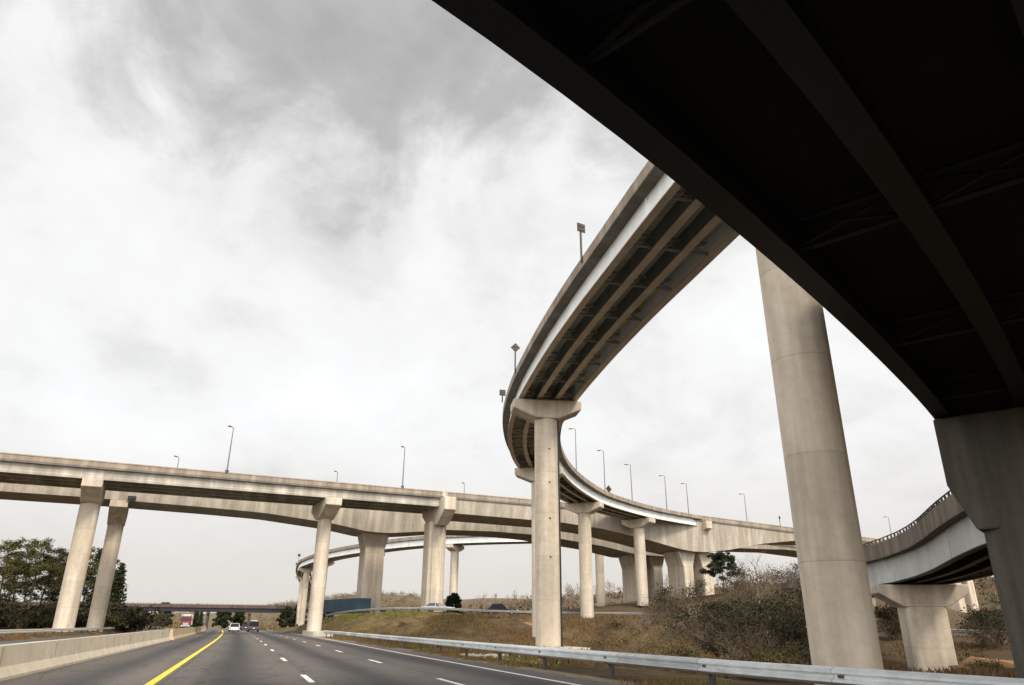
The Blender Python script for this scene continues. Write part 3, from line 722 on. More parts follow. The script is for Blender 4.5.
for (x, y, z, zt, lb, near) in lamps:
    r = lamp_proto(zt-z, lb); r.location = (x, y, z); r.rotation_euler.z = -2.2 if x < 40 else 2.9
    if not near: r.scale = (1.0, 1.0, 1.0)
    if x in (94.5, -12.8): pass
# box on the last one and pole plate
def sign_on(x, y, z, h, rz, label, size=.8, diamond=True, face='sign_back'):
    r = empty('warning_sign', (x, y, z), rz, label, 'road sign'); size *= .78; h *= .82
    MB().tube([(0, 0, -.4), (0, 0, h)], .06, 8).build('post', 'post', r)
    for q in (-.16, .16): MB().box((0, -.085, h+q*size), (size*.5, .03, .05)).build('bracket', 'lamp', r)
    s_ = size/2; poly = [(0, -s_), (s_, 0), (0, s_), (-s_, 0)] if diamond else [(-s_*.7, -s_*.7), (s_*.7, -s_*.7), (s_*.7, s_*.7), (-s_*.7, s_*.7)]
    p = MB().prism(poly, (1, 0, 0), (0, 0, 1), (0, 1, 0), (0, -.06, h), .03).build('plate', face, r)
    MB().prism([(a*.97, b_*.97) for a, b_ in poly], (1, 0, 0), (0, 0, 1), (0, 1, 0), (0, -.035, h), .02).build('face', 'sign_yellow', p)
    return r
sign_on(14.95, 31.3, 20.1, 2.1, .2, 'brown-backed sign on a post above the nearest part of the curved ramp', .95, False)
sign_on(17.75, 49.8, 20.1, 2.1, -.1, 'second small brown sign along the curved ramp, above its tall pier', 1.0, True)
sign_on(19.2, 57.2, 20.0, .55, -.1, 'small sign sticking out of the curved ramp at its leftmost bulge', 1.0, False)
sign_on(55.6, 108.9, 20.1, 3.4, .3, 'dark diamond sign on the curved ramp beside a lamp post', 1.7, True)
sign_on(94.0, 113.9 + .0, 19.5, 1.6, .3, 'small dark sign on the viaduct parapet above the right-hand arch', .9, False)
for (x, y, lb) in [(18.6, 226, 'sign on the far ramp, right of the roadside pier'), (16.0, 262, 'sign on the far ramp, left of the roadside pier top'), (17.6, 300, 'sign at the leftmost end of the far ramp')]:
    p_, az = near_on(CPt, x, y)
    sgn = 1 if True else -1
    i = min(range(len(CPt)), key=lambda k: (CPt[k]-p_).length); Rv = frames(CPt)[i]
    q = p_+Rv*(2.75); q2 = p_-Rv*2.75
    qq = q if q.x < q2.x else q2
    sign_on(qq.x, qq.y, 21.1, 2.6, 0, lb, 1.6, False)

# ------------------------------------------------------------------ vehicles
def wheel(parent, x, y, r, w):
    t = MB().tube([(x-w/2, y, r), (x+w/2, y, r)], r, 20).build('wheel', 'tyre', parent)
    MB().tube([(x-w/2-.012, y, r), (x+w/2+.012, y, r)], r*.6, 16).build('rim', 'rim', t)
def car(x, y, z, rz, paint_, label, Lc=4.6, W=1.85, H=1.5, suv=False):
    """points along +y in its own frame"""
    r = empty('car', (x, y, z), rz, label, 'car'); h0 = .28; hb = .95 if suv else .82
    side = [(-Lc/2, h0), (-Lc/2-.03, .55), (-Lc/2+.05, hb), (-Lc*.08, hb+.04), (Lc*.2, hb), (Lc/2-.15, hb-.12), (Lc/2, .6), (Lc/2-.05, h0)]
    bev(MB().prism(side, (0, 1, 0), (0, 0, 1), (1, 0, 0), (0, 0, 0), W).build('body', paint_, r), .09, 3)
    rear = -Lc/2+(.12 if suv else .55)
    cab = [(rear, hb), (rear+(.22 if suv else .55), H-.06), (Lc*.02, H-.04), (Lc*.2, hb-.02)]
    mb = MB(); wl, wh = W/2-.05, W/2-.2
    vs = [(s_*(wl if k in (0, 3) else wh), a, b_) for s_ in (-1, 1) for k, (a, b_) in enumerate(cab)]
    mb.add(vs, [(0, 1, 2, 3), (7, 6, 5, 4), (0, 4, 5, 1), (1, 5, 6, 2), (2, 6, 7, 3), (3, 7, 4, 0)]); bev(mb.build('window', 'glass', r), .05)
    a1, a2 = cab[1][0]-.05, cab[2][0]+.05
    bev(MB().box((0, (a1+a2)/2, H-.02), (W-.36, a2-a1, .07)).build('roof', paint_, r), .03)
    mp = MB()
    for s_ in (-1, 1):
        for a, b_ in ((0, 1), (3, 2)):
            mp.tube([(s_*(wl-.01), cab[a][0], cab[a][1]), (s_*(wh+.0), cab[b_][0], cab[b_][1])], .05, 6)
        mp.tube([(s_*wl, -.15, hb), (s_*wh, -.15, H-.05)], .045, 6)
    mp.build('pillar', paint_, r)
    for s_ in (-1, 1):
        for yy in (-Lc*.3, Lc*.31): wheel(r, s_*(W/2-.1), yy, .33 if not suv else .37, .22)
        MB().box((s_*(W/2-.17), -Lc/2-.0, hb-.15), (.24, .1, .18)).build('taillight', 'taillight', r)
        MB().box((s_*(W/2-.26), Lc/2-.05, .66), (.34, .1, .14)).build('headlight', 'headlight', r)
        MB().box((s_*(W/2+.08), Lc*.13, hb+.08), (.2, .12, .13)).build('mirror', paint_, r)
    bev(MB().box((0, -Lc/2-.03, .42), (W-.06, .12, .2)).build('bumper', 'black_trim' if suv else paint_, r), .03)
    MB().box((0, -Lc/2-.065, .66), (.32, .02, .16)).build('number_plate', 'plate', r)
    return r
def hdg(y): return math.atan(-(bend(y+2)-bend(y-2))/4)
car(.15+bend(160), 160, crest(160), hdg(160), 'car_white', 'white car ahead in the left lane, seen from behind', 4.7, 1.9, 1.5)
car(3.55+bend(157), 157, crest(157), hdg(157), 'car_grey', 'dark suv with pale roof rack ahead in the middle lane', 4.9, 2.0, 1.85, True)
car(3.0+bend(186), 186, crest(186), hdg(186), 'car_black', 'small dark car just past the dark suv, left of it', 4.5, 1.8, 1.45)
rr_ = [o for o in bpy.data.objects if o.name.startswith('car') and o.get('label', '').startswith('dark suv')][0]
mb = MB(); 
for s_ in (-.6, .6): mb.tube([(s_, -1.6, 1.93), (s_, .3, 1.93)], .03, 6)
mb.box((0, -.7, 2.0), (1.25, 1.6, .16)); mb.build('roof_box', 'trailer_white', rr_)
# on the ramp road
def on_ramp(xq, yq, off):
    i = min(range(len(RP)), key=lambda k: (RP[k, 0]-xq)**2+(RP[k, 1]-yq)**2); p = rail_path[i]
    d = Vector((_d[i][0], _d[i][1], 0)); n_ = Vector((RN[i][0], RN[i][1], 0))
    return p+n_*off+Vector((0, 0, .05)), math.atan2(-d.x, d.y)
p_, a = on_ramp(33.8, 101, 2.0); car(p_.x, p_.y, p_.z, a, 'car_black', 'black car on the embankment ramp beyond the guardrail', 4.7, 1.85, 1.5)
p_, a = on_ramp(25.0, 105, 3.0); car(p_.x, p_.y, p_.z, a, 'car_pale', 'white car on the embankment ramp in front of the broad pier', 4.5, 1.8, 1.3)

def red_truck(x, y, z, rz):
    r = empty('truck', (x, y, z), rz, 'red lorry coming towards us on the opposite carriageway', 'truck')  # front faces local +y
    bev(MB().box((0, 1.6, 2.0), (2.3, 2.2, 2.3)).build('cab', 'truck_red', r), .12)
    bev(MB().box((0, 3.2, 1.25), (1.9, 1.6, 1.2)).build('hood', 'truck_red', r), .12)
    MB().box((0, 2.72, 2.45), (2.0, .06, .8)).build('windscreen', 'glass', r)
    MB().box((0, 4.02, 1.2), (1.2, .06, .8)).build('grille', 'chrome', r)
    bev(MB().box((0, 4.08, .6), (2.3, .22, .4)).build('bumper', 'black_trim', r), .04)
    for s_ in (-1, 1):
        MB().box((s_*.82, 4.02, .95), (.28, .08, .24)).build('headlight', 'headlight', r)
        MB().box((s_*1.32, 2.6, 2.3), (.16, .14, .6)).build('mirror', 'black_trim', r)
        MB().tube([(s_*1.0, .35, .8), (s_*1.0, .35, 3.6)], .09, 8).build('exhaust_stack', 'chrome', r)
        for yy in (3.2, .6, -6.5, -7.8): wheel(r, s_*1.0, yy, .52, .3)
    t = MB().box((0, -4.4, 2.35), (2.5, 9.2, 2.5)).build('trailer', 'trailer_white', r)
    MB().box((0, -3.0, .95), (1.0, 11, .25)).build('chassis', 'black_trim', r)
    return r
red_truck(-10.2+bend(205), 205, crest(205), PI+hdg(205))
def blue_truck(x, y, z, rz):
    r = empty('semi_trailer_truck', (x, y, z), rz, 'long dark blue trailer truck on the embankment ramp beside the roadside pier', 'truck')
    bev(MB().box((0, 0, 2.05), (2.5, 13.2, 2.0)).build('trailer', 'trailer_blue', r), .05)
    mb = MB()
    for k in range(24):
        for s_ in (-1, 1): mb.box((s_*1.262, -6.4+k*.556, 2.05), (.03, .05, 1.8))
    mb.build('trailer_rib', 'trailer_blue', r)
    MB().box((0, -.3, .98), (1.0, 13.6, .2)).build('chassis', 'black_trim', r)
    bev(MB().box((0, 9.1, 2.05), (2.35, 2.2, 2.5)).build('cab', 'trailer_white', r), .12)
    bev(MB().box((0, 10.8, 1.3), (2.0, 1.5, 1.2)).build('hood', 'trailer_white', r), .12)
    for s_ in (-1, 1):
        MB().box((s_*1.178, 9.5, 2.55), (.02, .9, .7)).build('window', 'glass', r)
        for yy in (-6.2, -4.9, 7.4, 8.7, 10.7): wheel(r, s_*1.0, yy, .52, .3)
    MB().box((0, 10.22, 2.6), (2.0, .03, .75)).build('windscreen', 'glass', r)
    return r
ang = math.atan2(-(14.6-19.2), 131.2-116.8)
blue_truck(15.95, 127.2, 2.25, ang)

# ------------------------------------------------------------------ vegetation
def quads(mb_v, mb_f, cen, size, rng, flat=.0, stretch=1.):
    n = len(cen); a = rng.normal(size=(n, 3)); a[:, 2] *= (1-flat); a /= np.linalg.norm(a, axis=1)[:, None]
    b_ = rng.normal(size=(n, 3)); b_ -= a*(a*b_).sum(1)[:, None]; b_ /= np.linalg.norm(b_, axis=1)[:, None]
    s_ = size*(.6+.8*rng.random((n, 1))); A = a*s_*stretch; B_ = b_*s_*.5
    P = np.stack([cen-A-B_*.4, cen+B_, cen+A*1.1, cen-B_*1.1], 1).reshape(-1, 3)
    o = sum(len(q) for q in mb_v); mb_v.append(P); mb_f.append(np.arange(4*n).reshape(n, 4)+o)
def leaf_mesh(name, V, F, mat):
    V = np.concatenate(V); F = np.concatenate(F); me = bpy.data.meshes.new(name)
    me.vertices.add(len(V)); me.vertices.foreach_set('co', V.ravel().astype(np.float32))
    me.loops.add(F.size); me.loops.foreach_set('vertex_index', F.ravel().astype(np.int32))
    me.polygons.add(len(F)); me.polygons.foreach_set('loop_start', np.arange(0, F.size, 4, dtype=np.int32)); me.polygons.foreach_set('loop_total', np.full(len(F), 4, np.int32))
    me.materials.append(M[mat]); me.update(calc_edges=True); me.validate(); return me
def link(name, me, parent=None):
    o = bpy.data.objects.new(name, me); COL.objects.link(o)
    if parent: o.parent = parent
    return o
def pine(h, seed, mat='needle', bare=.45, spread=.2, leaf=.13, dens=1.):
    """tall bare trunk carrying separate rounded needle masses on rising limbs"""
    rng = np.random.default_rng(seed); root = empty('pine_tree', (0, 0, 0)); mb = MB()
    lean = rng.normal(size=2)*.03*h; tp = lambda t: np.array([lean[0]*t*t, lean[1]*t*t, h*t])
    mb.tube([tp(t) for t in (0, .25, .5, .75, .97)], [h*.015, h*.013, h*.010, h*.006, h*.002], 8)
    V, F = [], []; n = int(19*dens)
    for i in range(n):
        t = bare+(1-bare)*((i+rng.random())/n)**.85; az = i*2.4+rng.normal()*.5
        e_ = max(.28, math.sin(min(1, (1-t)/(1-bare)*.75+.22)*PI*.55)); ln = h*spread*(.55+.6*rng.random())*e_
        st_ = tp(t); e = st_+np.array([math.cos(az)*ln, math.sin(az)*ln, ln*(.25+.4*rng.random())])
        mb.tube([st_, (st_+e)/2+[0, 0, -.06*ln], e], [h*.005, h*.0035, h*.0015], 4, False)
        for k in range(3):
            c = e+rng.normal(size=3)*[ln*.26, ln*.26, ln*.16]; rad = h*.040*(.6+.8*rng.random()); m_ = int(74*dens)
            q = rng.normal(size=(m_, 3))*[rad*.72, rad*.72, rad*.45]; quads(V, F, c+q, leaf, rng, .3, 1.3)
    mb.build('trunk', 'bark', root); link('crown', leaf_mesh('crown', V, F, mat), root); return root
def spruce(h, seed, mat='needle_dark', w=.2):
    rng = np.random.default_rng(seed); root = empty('spruce_tree', (0, 0, 0)); mb = MB(); mb.tube([(0, 0, 0), (0, 0, h*.97)], [h*.014, h*.002], 8); V, F = [], []
    for i in range(110):
        t = .08+.9*(i/110); az = i*2.4+rng.random(); ln = h*w*(1-t)**.85*(.65+.6*rng.random())+.1
        d = np.array([math.cos(az), math.sin(az), -.22])
        s0 = np.array([0, 0, h*t]); mb.tube([s0, s0+d*ln], [h*.004, h*.001], 3, False)
        m_ = int(10+26*(1-t)); u_ = rng.random((m_, 1)); q = s0+d*ln*u_**.6+rng.normal(size=(m_, 3))*[.2, .2, .16]; quads(V, F, q, .26, rng, .4, 1.2)
    mb.build('trunk', 'bark', root); link('crown', leaf_mesh('crown', V, F, mat), root); return root
def twigs(mb, rng, p, d, ln, r, depth, spread=.6):
    e = p+d*ln; k = p+d*ln*.5+rng.normal(size=3)*ln*.06
    mb.tube([p, k, e], [r, r*.8, r*.55], 3 if depth < 2 else 5, False)
    if depth == 0: return
    for _ in range(rng.integers(2, 4)):
        d2 = d+rng.normal(size=3)*spread; d2[2] = abs(d2[2])*.8+.12; d2 /= np.linalg.norm(d2)
        s0 = p+d*ln*(.45+.55*rng.random()); twigs(mb, rng, s0, d2, ln*(.6+.2*rng.random()), r*.55, depth-1, spread)
def bare_tree(h, seed, name='bare_tree', mat='twig', depth=5):
    rng = np.random.default_rng(seed); root = empty(name, (0, 0, 0)); mb = MB(); d = np.array([rng.normal()*.06, rng.normal()*.06, 1.])
    mb.tube([(0, 0, -.3), tuple(d*h*.3)], [h*.014, h*.010], 7); mb.build('trunk', mat, root); mb = MB()
    for k in range(4):
        q = d*h*(.2+.1*k)*rng.uniform(.8, 1); d2 = d+rng.normal(size=3)*.45; d2[2] = abs(d2[2])+.3; d2 /= np.linalg.norm(d2); twigs(mb, rng, q, d2, h*.26, h*.007, depth)
    mb.build('branches', mat, root); return root
def shrub(h, w, seed, mat, twig='twig', leaves=420, depth=4, name='shrub', stems=7, leaf=.13, twmat=None):
    rng = np.random.default_rng(seed); root = empty(name, (0, 0, 0)); mb = MB()
    for k in range(stems):
        az = rng.random()*2*PI; d = np.array([math.cos(az)*w/h*.55, math.sin(az)*w/h*.55, 1.]); d /= np.linalg.norm(d)
        twigs(mb, rng, np.array([math.cos(az)*.15, math.sin(az)*.15, -.25]), d, h*.42, .018*h/2, depth, .55)
    mb.build('stems', twig, root)
    if leaves:
        V, F = [], []; nc = 16
        for k in range(nc):
            c = np.array([rng.normal()*w*.27, rng.normal()*w*.27, h*(.22+.62*rng.random())]); c[:2] *= 1.15-.55*c[2]/h
            q = c+rng.normal(size=(leaves//nc, 3))*[w*.12, w*.12, h*.09]; q[:, 2] = np.maximum(q[:, 2], .03); quads(V, F, q, leaf, rng, .1, 1.1)
        link('foliage', leaf_mesh('foliage', V, F, mat), root)
    return root
def place(proto, first, x, y, s_=1., rz=None, label=None, cat=None, group=None, dz=-.05):
    o = proto if first else copy_tree(proto)
    o.location = (x, y, gz(x, y)+dz); o.rotation_euler.z = random.random()*6.28 if rz is None else rz; o.scale = (s_, s_, s_*random.uniform(.92, 1.08))
    tag(o, label, cat, group); return o
class Pool:
    def __init__(s, protos): s.p = protos; s.used = [False]*len(protos)
    def put(s, k, *a, **kw):
        k %= len(s.p); f = not s.used[k]; s.used[k] = True; return place(s.p[k], f, *a, **kw)

# pines beyond the opposite carriageway
def bearing(px):   # bearing of a column at the horizon, used only to space the planting
    return math.atan2(px-509, 770)+math.radians(19.33)
pines = Pool([pine(13.5, 1), pine(12.5, 2, 'needle_brown', .38), pine(12, 3, 'needle', .33, .23), pine(11, 4, 'needle_dark', .28, .22)])
GP = 'pines standing beyond the opposite carriageway'
for k, (pxx, d, s_, kk, lb) in enumerate([
    (-8, 150, 1.06, 0, 'pine at the very left end of the roadside tree line'), (8, 158, 1.02, 2, 'second pine from the left end of the roadside tree line'), (24, 150, 1.04, 0, 'tall full-crowned pine well left of the leftmost pier'),
    (34, 160, 1.02, 2, 'bushy green pine well left of the leftmost pier'), (42, 152, 1.0, 1, 'rusty brown pine left of the leftmost pier'), (56, 154, 1.02, 3, 'dark pine directly beside the leftmost pier'),
    (66, 164, 1.06, 1, 'tall brownish pine whose top shows left of the leftmost pier'), (76, 155, .98, 2, 'green pine behind the leftmost pier'), (89, 156, 1.12, 3, 'dark pine between the two leftmost piers'),
    (97, 166, .98, 3, 'smaller dark pine between the two leftmost piers'), (2, 176, 1.12, 1, 'brownish pine at the frame edge behind the front row'), (49, 180, 1.1, 3, 'dark pine in the back row of the roadside trees'), (18, 182, 1.15, 3, 'dark pine at the back left of the roadside trees'), (100, 163, .75, 2, 'low green pine behind the second pier')]):
    a = bearing(pxx); pines.put(kk, math.sin(a)*d, math.cos(a)*d, s_, label=lb, cat='tree', group=GP)
sp = Pool([spruce(12.5, 21)])
sp.put(0, math.sin(bearing(110))*152, math.cos(bearing(110))*152, .90, label='pointed dark conifer right of the second pier', cat='tree'); 
GU = 'dark undergrowth below the roadside pines'
und = Pool([shrub(3.4, 4.6, 31, 'shrub_dark', leaves=900, leaf=.26, name='shrub', depth=3), shrub(2.8, 4.2, 32, 'shrub_olive', leaves=800, leaf=.24, depth=3), shrub(3.6, 4.4, 33, 'shrub_dark', leaves=300, leaf=.24, depth=4)])
k = 0
for pxx in np.arange(-20, 135, 8.5):
    for d, sc in ((138, .85), (146, 1.1), (156, 1.25)):
        a = bearing(pxx+random.uniform(-3, 3)); dd = d+random.uniform(-4, 4)
        und.put([0, 1, 0, 2][k % 4], math.sin(a)*dd, math.cos(a)*dd, sc*random.uniform(.8, 1.2), label='dark shrub in the thicket under the pines beyond the opposite carriageway', cat='shrub', group=GU); k += 1
GR = 'brownish bushes right of the second pier below the low bridge'
for k, (X, Y) in enumerate([(-24, 170), (-21, 178), (-27, 190), (-19.5, 200), (-23, 215), (-21, 238), (-27, 232), (-24, 262)]):
    und.put(1 + k % 2, X, Y, 1.0+.08*k, label='olive brown bush at the roadside between the second pier and the low bridge', cat='shrub', group=GR)
# dark conifers beyond the low bridge by the road
fc = Pool([spruce(12, 41), pine(12, 42, 'needle_dark', .12, .27, .3, 2.4)])
for k, (X, Y, s_, kk, lb) in enumerate([(-17.5, 345, 1.0, 0, 'dark conifer beneath the low bridge, left of the white car'), (-16, 352, .8, 0, 'smaller dark conifer beneath the low bridge'), (-8.5, 420, 1.0, 1, 'round dark tree beyond the low bridge, over the white car'),
                             (-1.0, 440, .95, 1, 'olive tree beyond the low bridge, right of the white car'), (16, 300, .7, 1, 'dark tree beneath the right end of the low bridge'), (21, 304, .75, 1, 'dark tree below the low bridge beside the roadside pier'), (25, 296, .6, 0, 'small dark conifer beside the roadside pier'), (-30, 345, .8, 1, 'dark tree below the left part of the low bridge')]):
    fc.put(kk, X, Y, s_, label=lb, cat='tree')

# embankment and hillside brush
bt = Pool([bare_tree(7.5, s_, 'bare_tree', 'twig' if s_ % 2 else 'twig_grey', 4) for s_ in (51, 52, 53)])
sb = Pool([shrub(2.6, 3.0, 61, 'shrub_tan', 'twig_grey', 160, 4, 'shrub', 11, .07), shrub(2.4, 3.2, 62, 'shrub_tan', 'twig', 0, 4, 'shrub', 14), shrub(3.0, 2.8, 63, 'shrub_dark', 'twig', 2200, 4, 'shrub', 8, .085),
           shrub(2.0, 3.4, 64, 'shrub_tan', 'twig_grey', 1500, 4, 'shrub', 12, .07), shrub(1.8, 2.6, 65, 'shrub_olive', 'twig', 1700, 4, 'shrub', 9, .075), shrub(3.6, 3.4, 66, 'shrub_dark', 'twig', 800, 4, 'shrub', 12, .08)])
G1 = 'leafless brown brush covering the slope right of the tall pier'
LB = {0: ('tangled grey leafless shrub on the slope right of the tall pier', G1), 1: ('brown leafless shrub on the slope right of the tall pier', G1),
      2: ('dense dark evergreen shrub on the slope left of the near column', 'dark evergreen shrubs on the slope'), 3: ('rounded tan dry bush just behind the guardrail', 'tan dry bushes behind the guardrail'),
      4: ('low olive green bush near the guardrail left of the near column', 'olive bushes near the guardrail'), 5: ('tall dark half-bare shrub on the slope left of the near column', 'dark half-bare shrubs on the slope')}
rs = random.Random(5)
def scatter(n, px0, px1, d0, d1, kinds, s0, s1):
    for _ in range(n):
        a = bearing(rs.uniform(px0, px1)); d = rs.uniform(d0, d1); k = rs.choice(kinds)
        X, Y = math.sin(a)*d, math.cos(a)*d
        sb.put(k, X, Y, rs.uniform(s0, s1), label=LB[k][0], cat='shrub', group=LB[k][1], dz=-.1)
scatter(38, 590, 705, 72, 98, [0, 1, 1, 0, 3], .7, 1.15)
scatter(42, 680, 812, 66, 94, [0, 1, 1, 5], .8, 1.4)
scatter(32, 715, 812, 60, 84, [2, 5, 2], .9, 1.5)
scatter(18, 735, 812, 44, 62, [2, 5, 5, 0], .8, 1.2)
scatter(9, 590, 690, 58, 72, [3, 3, 1], .7, 1.0)
scatter(9, 665, 770, 40, 56, [3, 3, 4], .6, .85)
scatter(8, 740, 850, 34, 42, [4, 4, 3], .5, .8)
scatter(44, 650, 830, 98, 126, [0, 1, 5, 1, 0], .8, 1.5)
scatter(5, 880, 905, 80, 95, [2, 5, 0], .8, 1.1); scatter(5, 950, 1010, 74, 95, [2, 5], .8, 1.2)
scatter(5, 955, 1000, 50, 58, [4], .4, .6)
for _ in range(34):
    a = bearing(rs.uniform(345, 600)); d = rs.uniform(62, 101); X, Y = math.sin(a)*d, math.cos(a)*d
    if X > 12.5: sb.put(rs.choice([1, 3, 0]), X, Y, rs.uniform(.18, .42), label='small dry weed clump on the embankment between the roadside pier and the tall pier', cat='weed', group='weed clumps on the embankment')
G2 = 'bare trees on the hillside behind the brush'
for k, (pxx, d, s_) in enumerate([(735, 112, 1.0), (760, 108, 1.25), (782, 104, 1.2), (800, 110, 1.1), (748, 120, .9), (770, 92, .6), (705, 96, .6), (690, 92, .5), (665, 90, .45), (722, 84, .55), (793, 86, .6)]):
    a = bearing(pxx); bt.put(k, math.sin(a)*d, math.cos(a)*d, s_, label='leafless brown tree on the slope between the arch pier and the near column', cat='tree', group=G2)
big = pine(9.5, 75, 'needle_dark', .30, .34, .15, 2.0); a = bearing(727); d = 124
place(big, True, math.sin(a)*d, math.cos(a)*d, .70, label='round-crowned dark pine in front of the sky below the viaduct arch', cat='tree')
# distant bare wood on the eastern rise: too many stems to count
rng = np.random.default_rng(99); mb = MB(); cnt = 0
while cnt < 900:
    a = math.radians(rng.uniform(4, 62)); d = rng.uniform(240, 620); X, Y = math.sin(a)*d, math.cos(a)*d
    if X < 42+.08*(Y-200): continue
    cnt += 1; h = rng.uniform(5, 9.5); z = gz(X, Y); p = np.array([X, Y, z]); 
    mb.tube([p, p+[rng.normal()*.3, rng.normal()*.3, h]], [.14, .03], 3, False)
    for k in range(11):
        t = rng.uniform(.25, .9); az = rng.random()*6.28; l_ = h*.3*(1.15-t); s0 = p+[0, 0, h*t]; e = s0+[math.cos(az)*l_, math.sin(az)*l_, l_*.9]
        mb.tube([s0, e], [.07, .03], 3, False)
        for q in range(2): mb.tube([s0+(e-s0)*.5, e+rng.normal(size=3)*l_*.4+[0, 0, .3*l_]], [.05, .025], 3, False)
o = mb.build('woods', 'twig'); tag(o, 'far leafless wood along the skyline right of the highway', 'woods', kind='stuff')
V, F = [], []
for _ in range(520):
    a = math.radians(rng.uniform(3, 62)); d = rng.uniform(220, 520); X, Y = math.sin(a)*d, math.cos(a)*d
    if X < 36+.08*(Y-200): continue
    c = np.array([X, Y, gz(X, Y)+1.]); quads(V, F, c+rng.normal(size=(70, 3))*[2.4, 2.4, 1.0], .55, rng, .2)
o = link('undergrowth', leaf_mesh('undergrowth', V, F, 'shrub_dark')); tag(o, 'far dark undergrowth at the foot of the leafless wood', 'undergrowth', kind='stuff')
# far trees along the horizon ahead and left
V, F = [], []
for _ in range(3200):
    a = math.radians(rng.uniform(-24, 14)); d = rng.uniform(480, 1450); X, Y = math.sin(a)*d, math.cos(a)*d
    if abs(X-bend(Y)) < 20: continue
    h = rng.uniform(3, 8); c = np.array([X, Y, gz(X, Y)+h*.4]); quads(V, F, c+rng.normal(size=(30, 3))*[2.6, 2.6, h*.28], .75, rng, .2)
o = link('far_woods', leaf_mesh('far_woods', V, F, 'shrub_tan')); tag(o, 'far brown woods on the hills beyond the low bridge', 'woods', kind='stuff')
# bushes along the ramp skyline
GS = 'leafless bushes on the skyline behind the embankment ramp'
for k, (pxx, d, s_) in enumerate([(392, 165, .75), (402, 172, .8), (412, 168, .7), (380, 176, .7), (424, 176, .6), (470, 190, .7), (500, 185, .65), (515, 180, .75), (528, 188, .7), (355, 190, .6), (340, 200, .7)]):
    a = bearing(pxx); bt.put(k, math.sin(a)*d, math.cos(a)*d, s_, label='leafless tree on the skyline behind the embankment ramp', cat='tree', group=GS)
a = bearing(451); d = 150
fc.put(1, math.sin(a)*d, math.cos(a)*d, .42, label='small round dark tree on the skyline between the broad pier and a slim far pier', cat='tree')

# clay and rock on the slope
def rock(x, y, w, h, seed, mat, name, label, cat, rz=0):
    rng = np.random.default_rng(seed); import bmesh
    bm = bmesh.new(); bmesh.ops.create_icosphere(bm, subdivisions=4, radius=1)
    for vv in bm.verts:
        n_ = vv.co.copy(); k = 1+.22*math.sin(5*n_.x+seed)+.18*math.sin(7*n_.y+2*seed)+.10*math.sin(13*n_.z+n_.x*11)+.04*rng.normal()
        vv.co = Vector((n_.x*w*k, n_.y*w*.6*k, n_.z*h*k))
    me = bpy.data.meshes.new(name); bm.to_mesh(me); bm.free(); me.materials.append(M[mat]); me.polygons.foreach_set('use_smooth', [True]*len(me.polygons)); o = link(name, me); o.location = (x, y, gz(x, y)-h*.25); o.rotation_euler.z = rz
    return tag(o, label, cat)
rock(24.7, 70.8, 1.5, .32, 1, 'stone', 'clay_mound', 'low pale bare patch of soil on the grass slope left of the tall pier', 'soil mound', .4)
rock(51.0, 39.6, 5.0, 1.3, 3, 'mud', 'clay_mound', 'orange clay mound at the foot of the loop ramp pier', 'soil mound', -.5)
rock(46.0, 41.6, 1.5, .45, 4, 'mud', 'clay_mound', 'low clay patch left of the loop ramp pier', 'soil mound', -.8)

# grass blades
def blades(n, xy, h0, h1, mat, name, label, w=.018):
    P = xy; n = len(P); z = ground_z(P[:, 0], P[:, 1]); a = RNG.random(n)*2*PI; h = h0+(h1-h0)*RNG.random(n)**2
    w = w*(.7+.8*RNG.random(n)); dx, dy = np.cos(a)*w, np.sin(a)*w; lx, ly = RNG.normal(size=n)*h*.35, RNG.normal(size=n)*h*.35
    V = np.stack([np.stack([P[:, 0]-dx, P[:, 1]-dy, z-.03], 1), np.stack([P[:, 0]+dx, P[:, 1]+dy, z-.03], 1), np.stack([P[:, 0]+lx*.5+dx*.7, P[:, 1]+ly*.5+dy*.7, z+h*.6], 1), np.stack([P[:, 0]+lx, P[:, 1]+ly, z+h], 1)], 1).reshape(-1, 3)
    o = link(name, leaf_mesh(name, [V], [np.arange(4*n).reshape(n, 4)], mat)); return tag(o, label, 'grass', kind='stuff')
def clumped(n, x0, x1, y0, y1, thr):
    P = np.stack([RNG.uniform(x0, x1, n*3), RNG.uniform(y0, y1, n*3)], 1); k = hash2(P[:, 0]*4, P[:, 1]*4)+.5*hash2(P[:, 0]*11+3, P[:, 1]*9)+RNG.normal(size=len(P))*.25
    return P[k > thr][:n]
P1 = clumped(16000, 9.25, 10.9, 6, 95, .15); P1[:, 0] += 0
blades(0, P1, .04, .22, 'straw', 'verge_grass', 'dry grass along the asphalt edge under the guardrail')
P2 = clumped(9000, 9.6, 11.6, 6, 95, .35); blades(0, P2, .04, .2, 'greengrass', 'verge_grass', 'green grass tufts along the guardrail')
P3 = clumped(70000, 11.2, 52, 26, 100, .0); blades(0, P3, .10, .55, 'straw', 'slope_grass', 'dry straw grass over the embankment slope', .04)
P4 = clumped(9000, 11.2, 30, 88, 125, .2); blades(0, P4, .06, .3, 'greengrass', 'slope_grass', 'green grass patches on the embankment slope', .035)
P5 = clumped(9000, -18.0, -17.3, 25, 150, .0); blades(0, P5, .05, .16, 'straw', 'verge_grass', 'yellowish grass on the berm beyond the opposite carriageway', .03)

P6 = clumped(14000, 34, 66, 26, 62, .1); blades(0, P6, .08, .4, 'straw', 'verge_grass', 'rough dry grass around the foot of the loop ramp pier', .035)
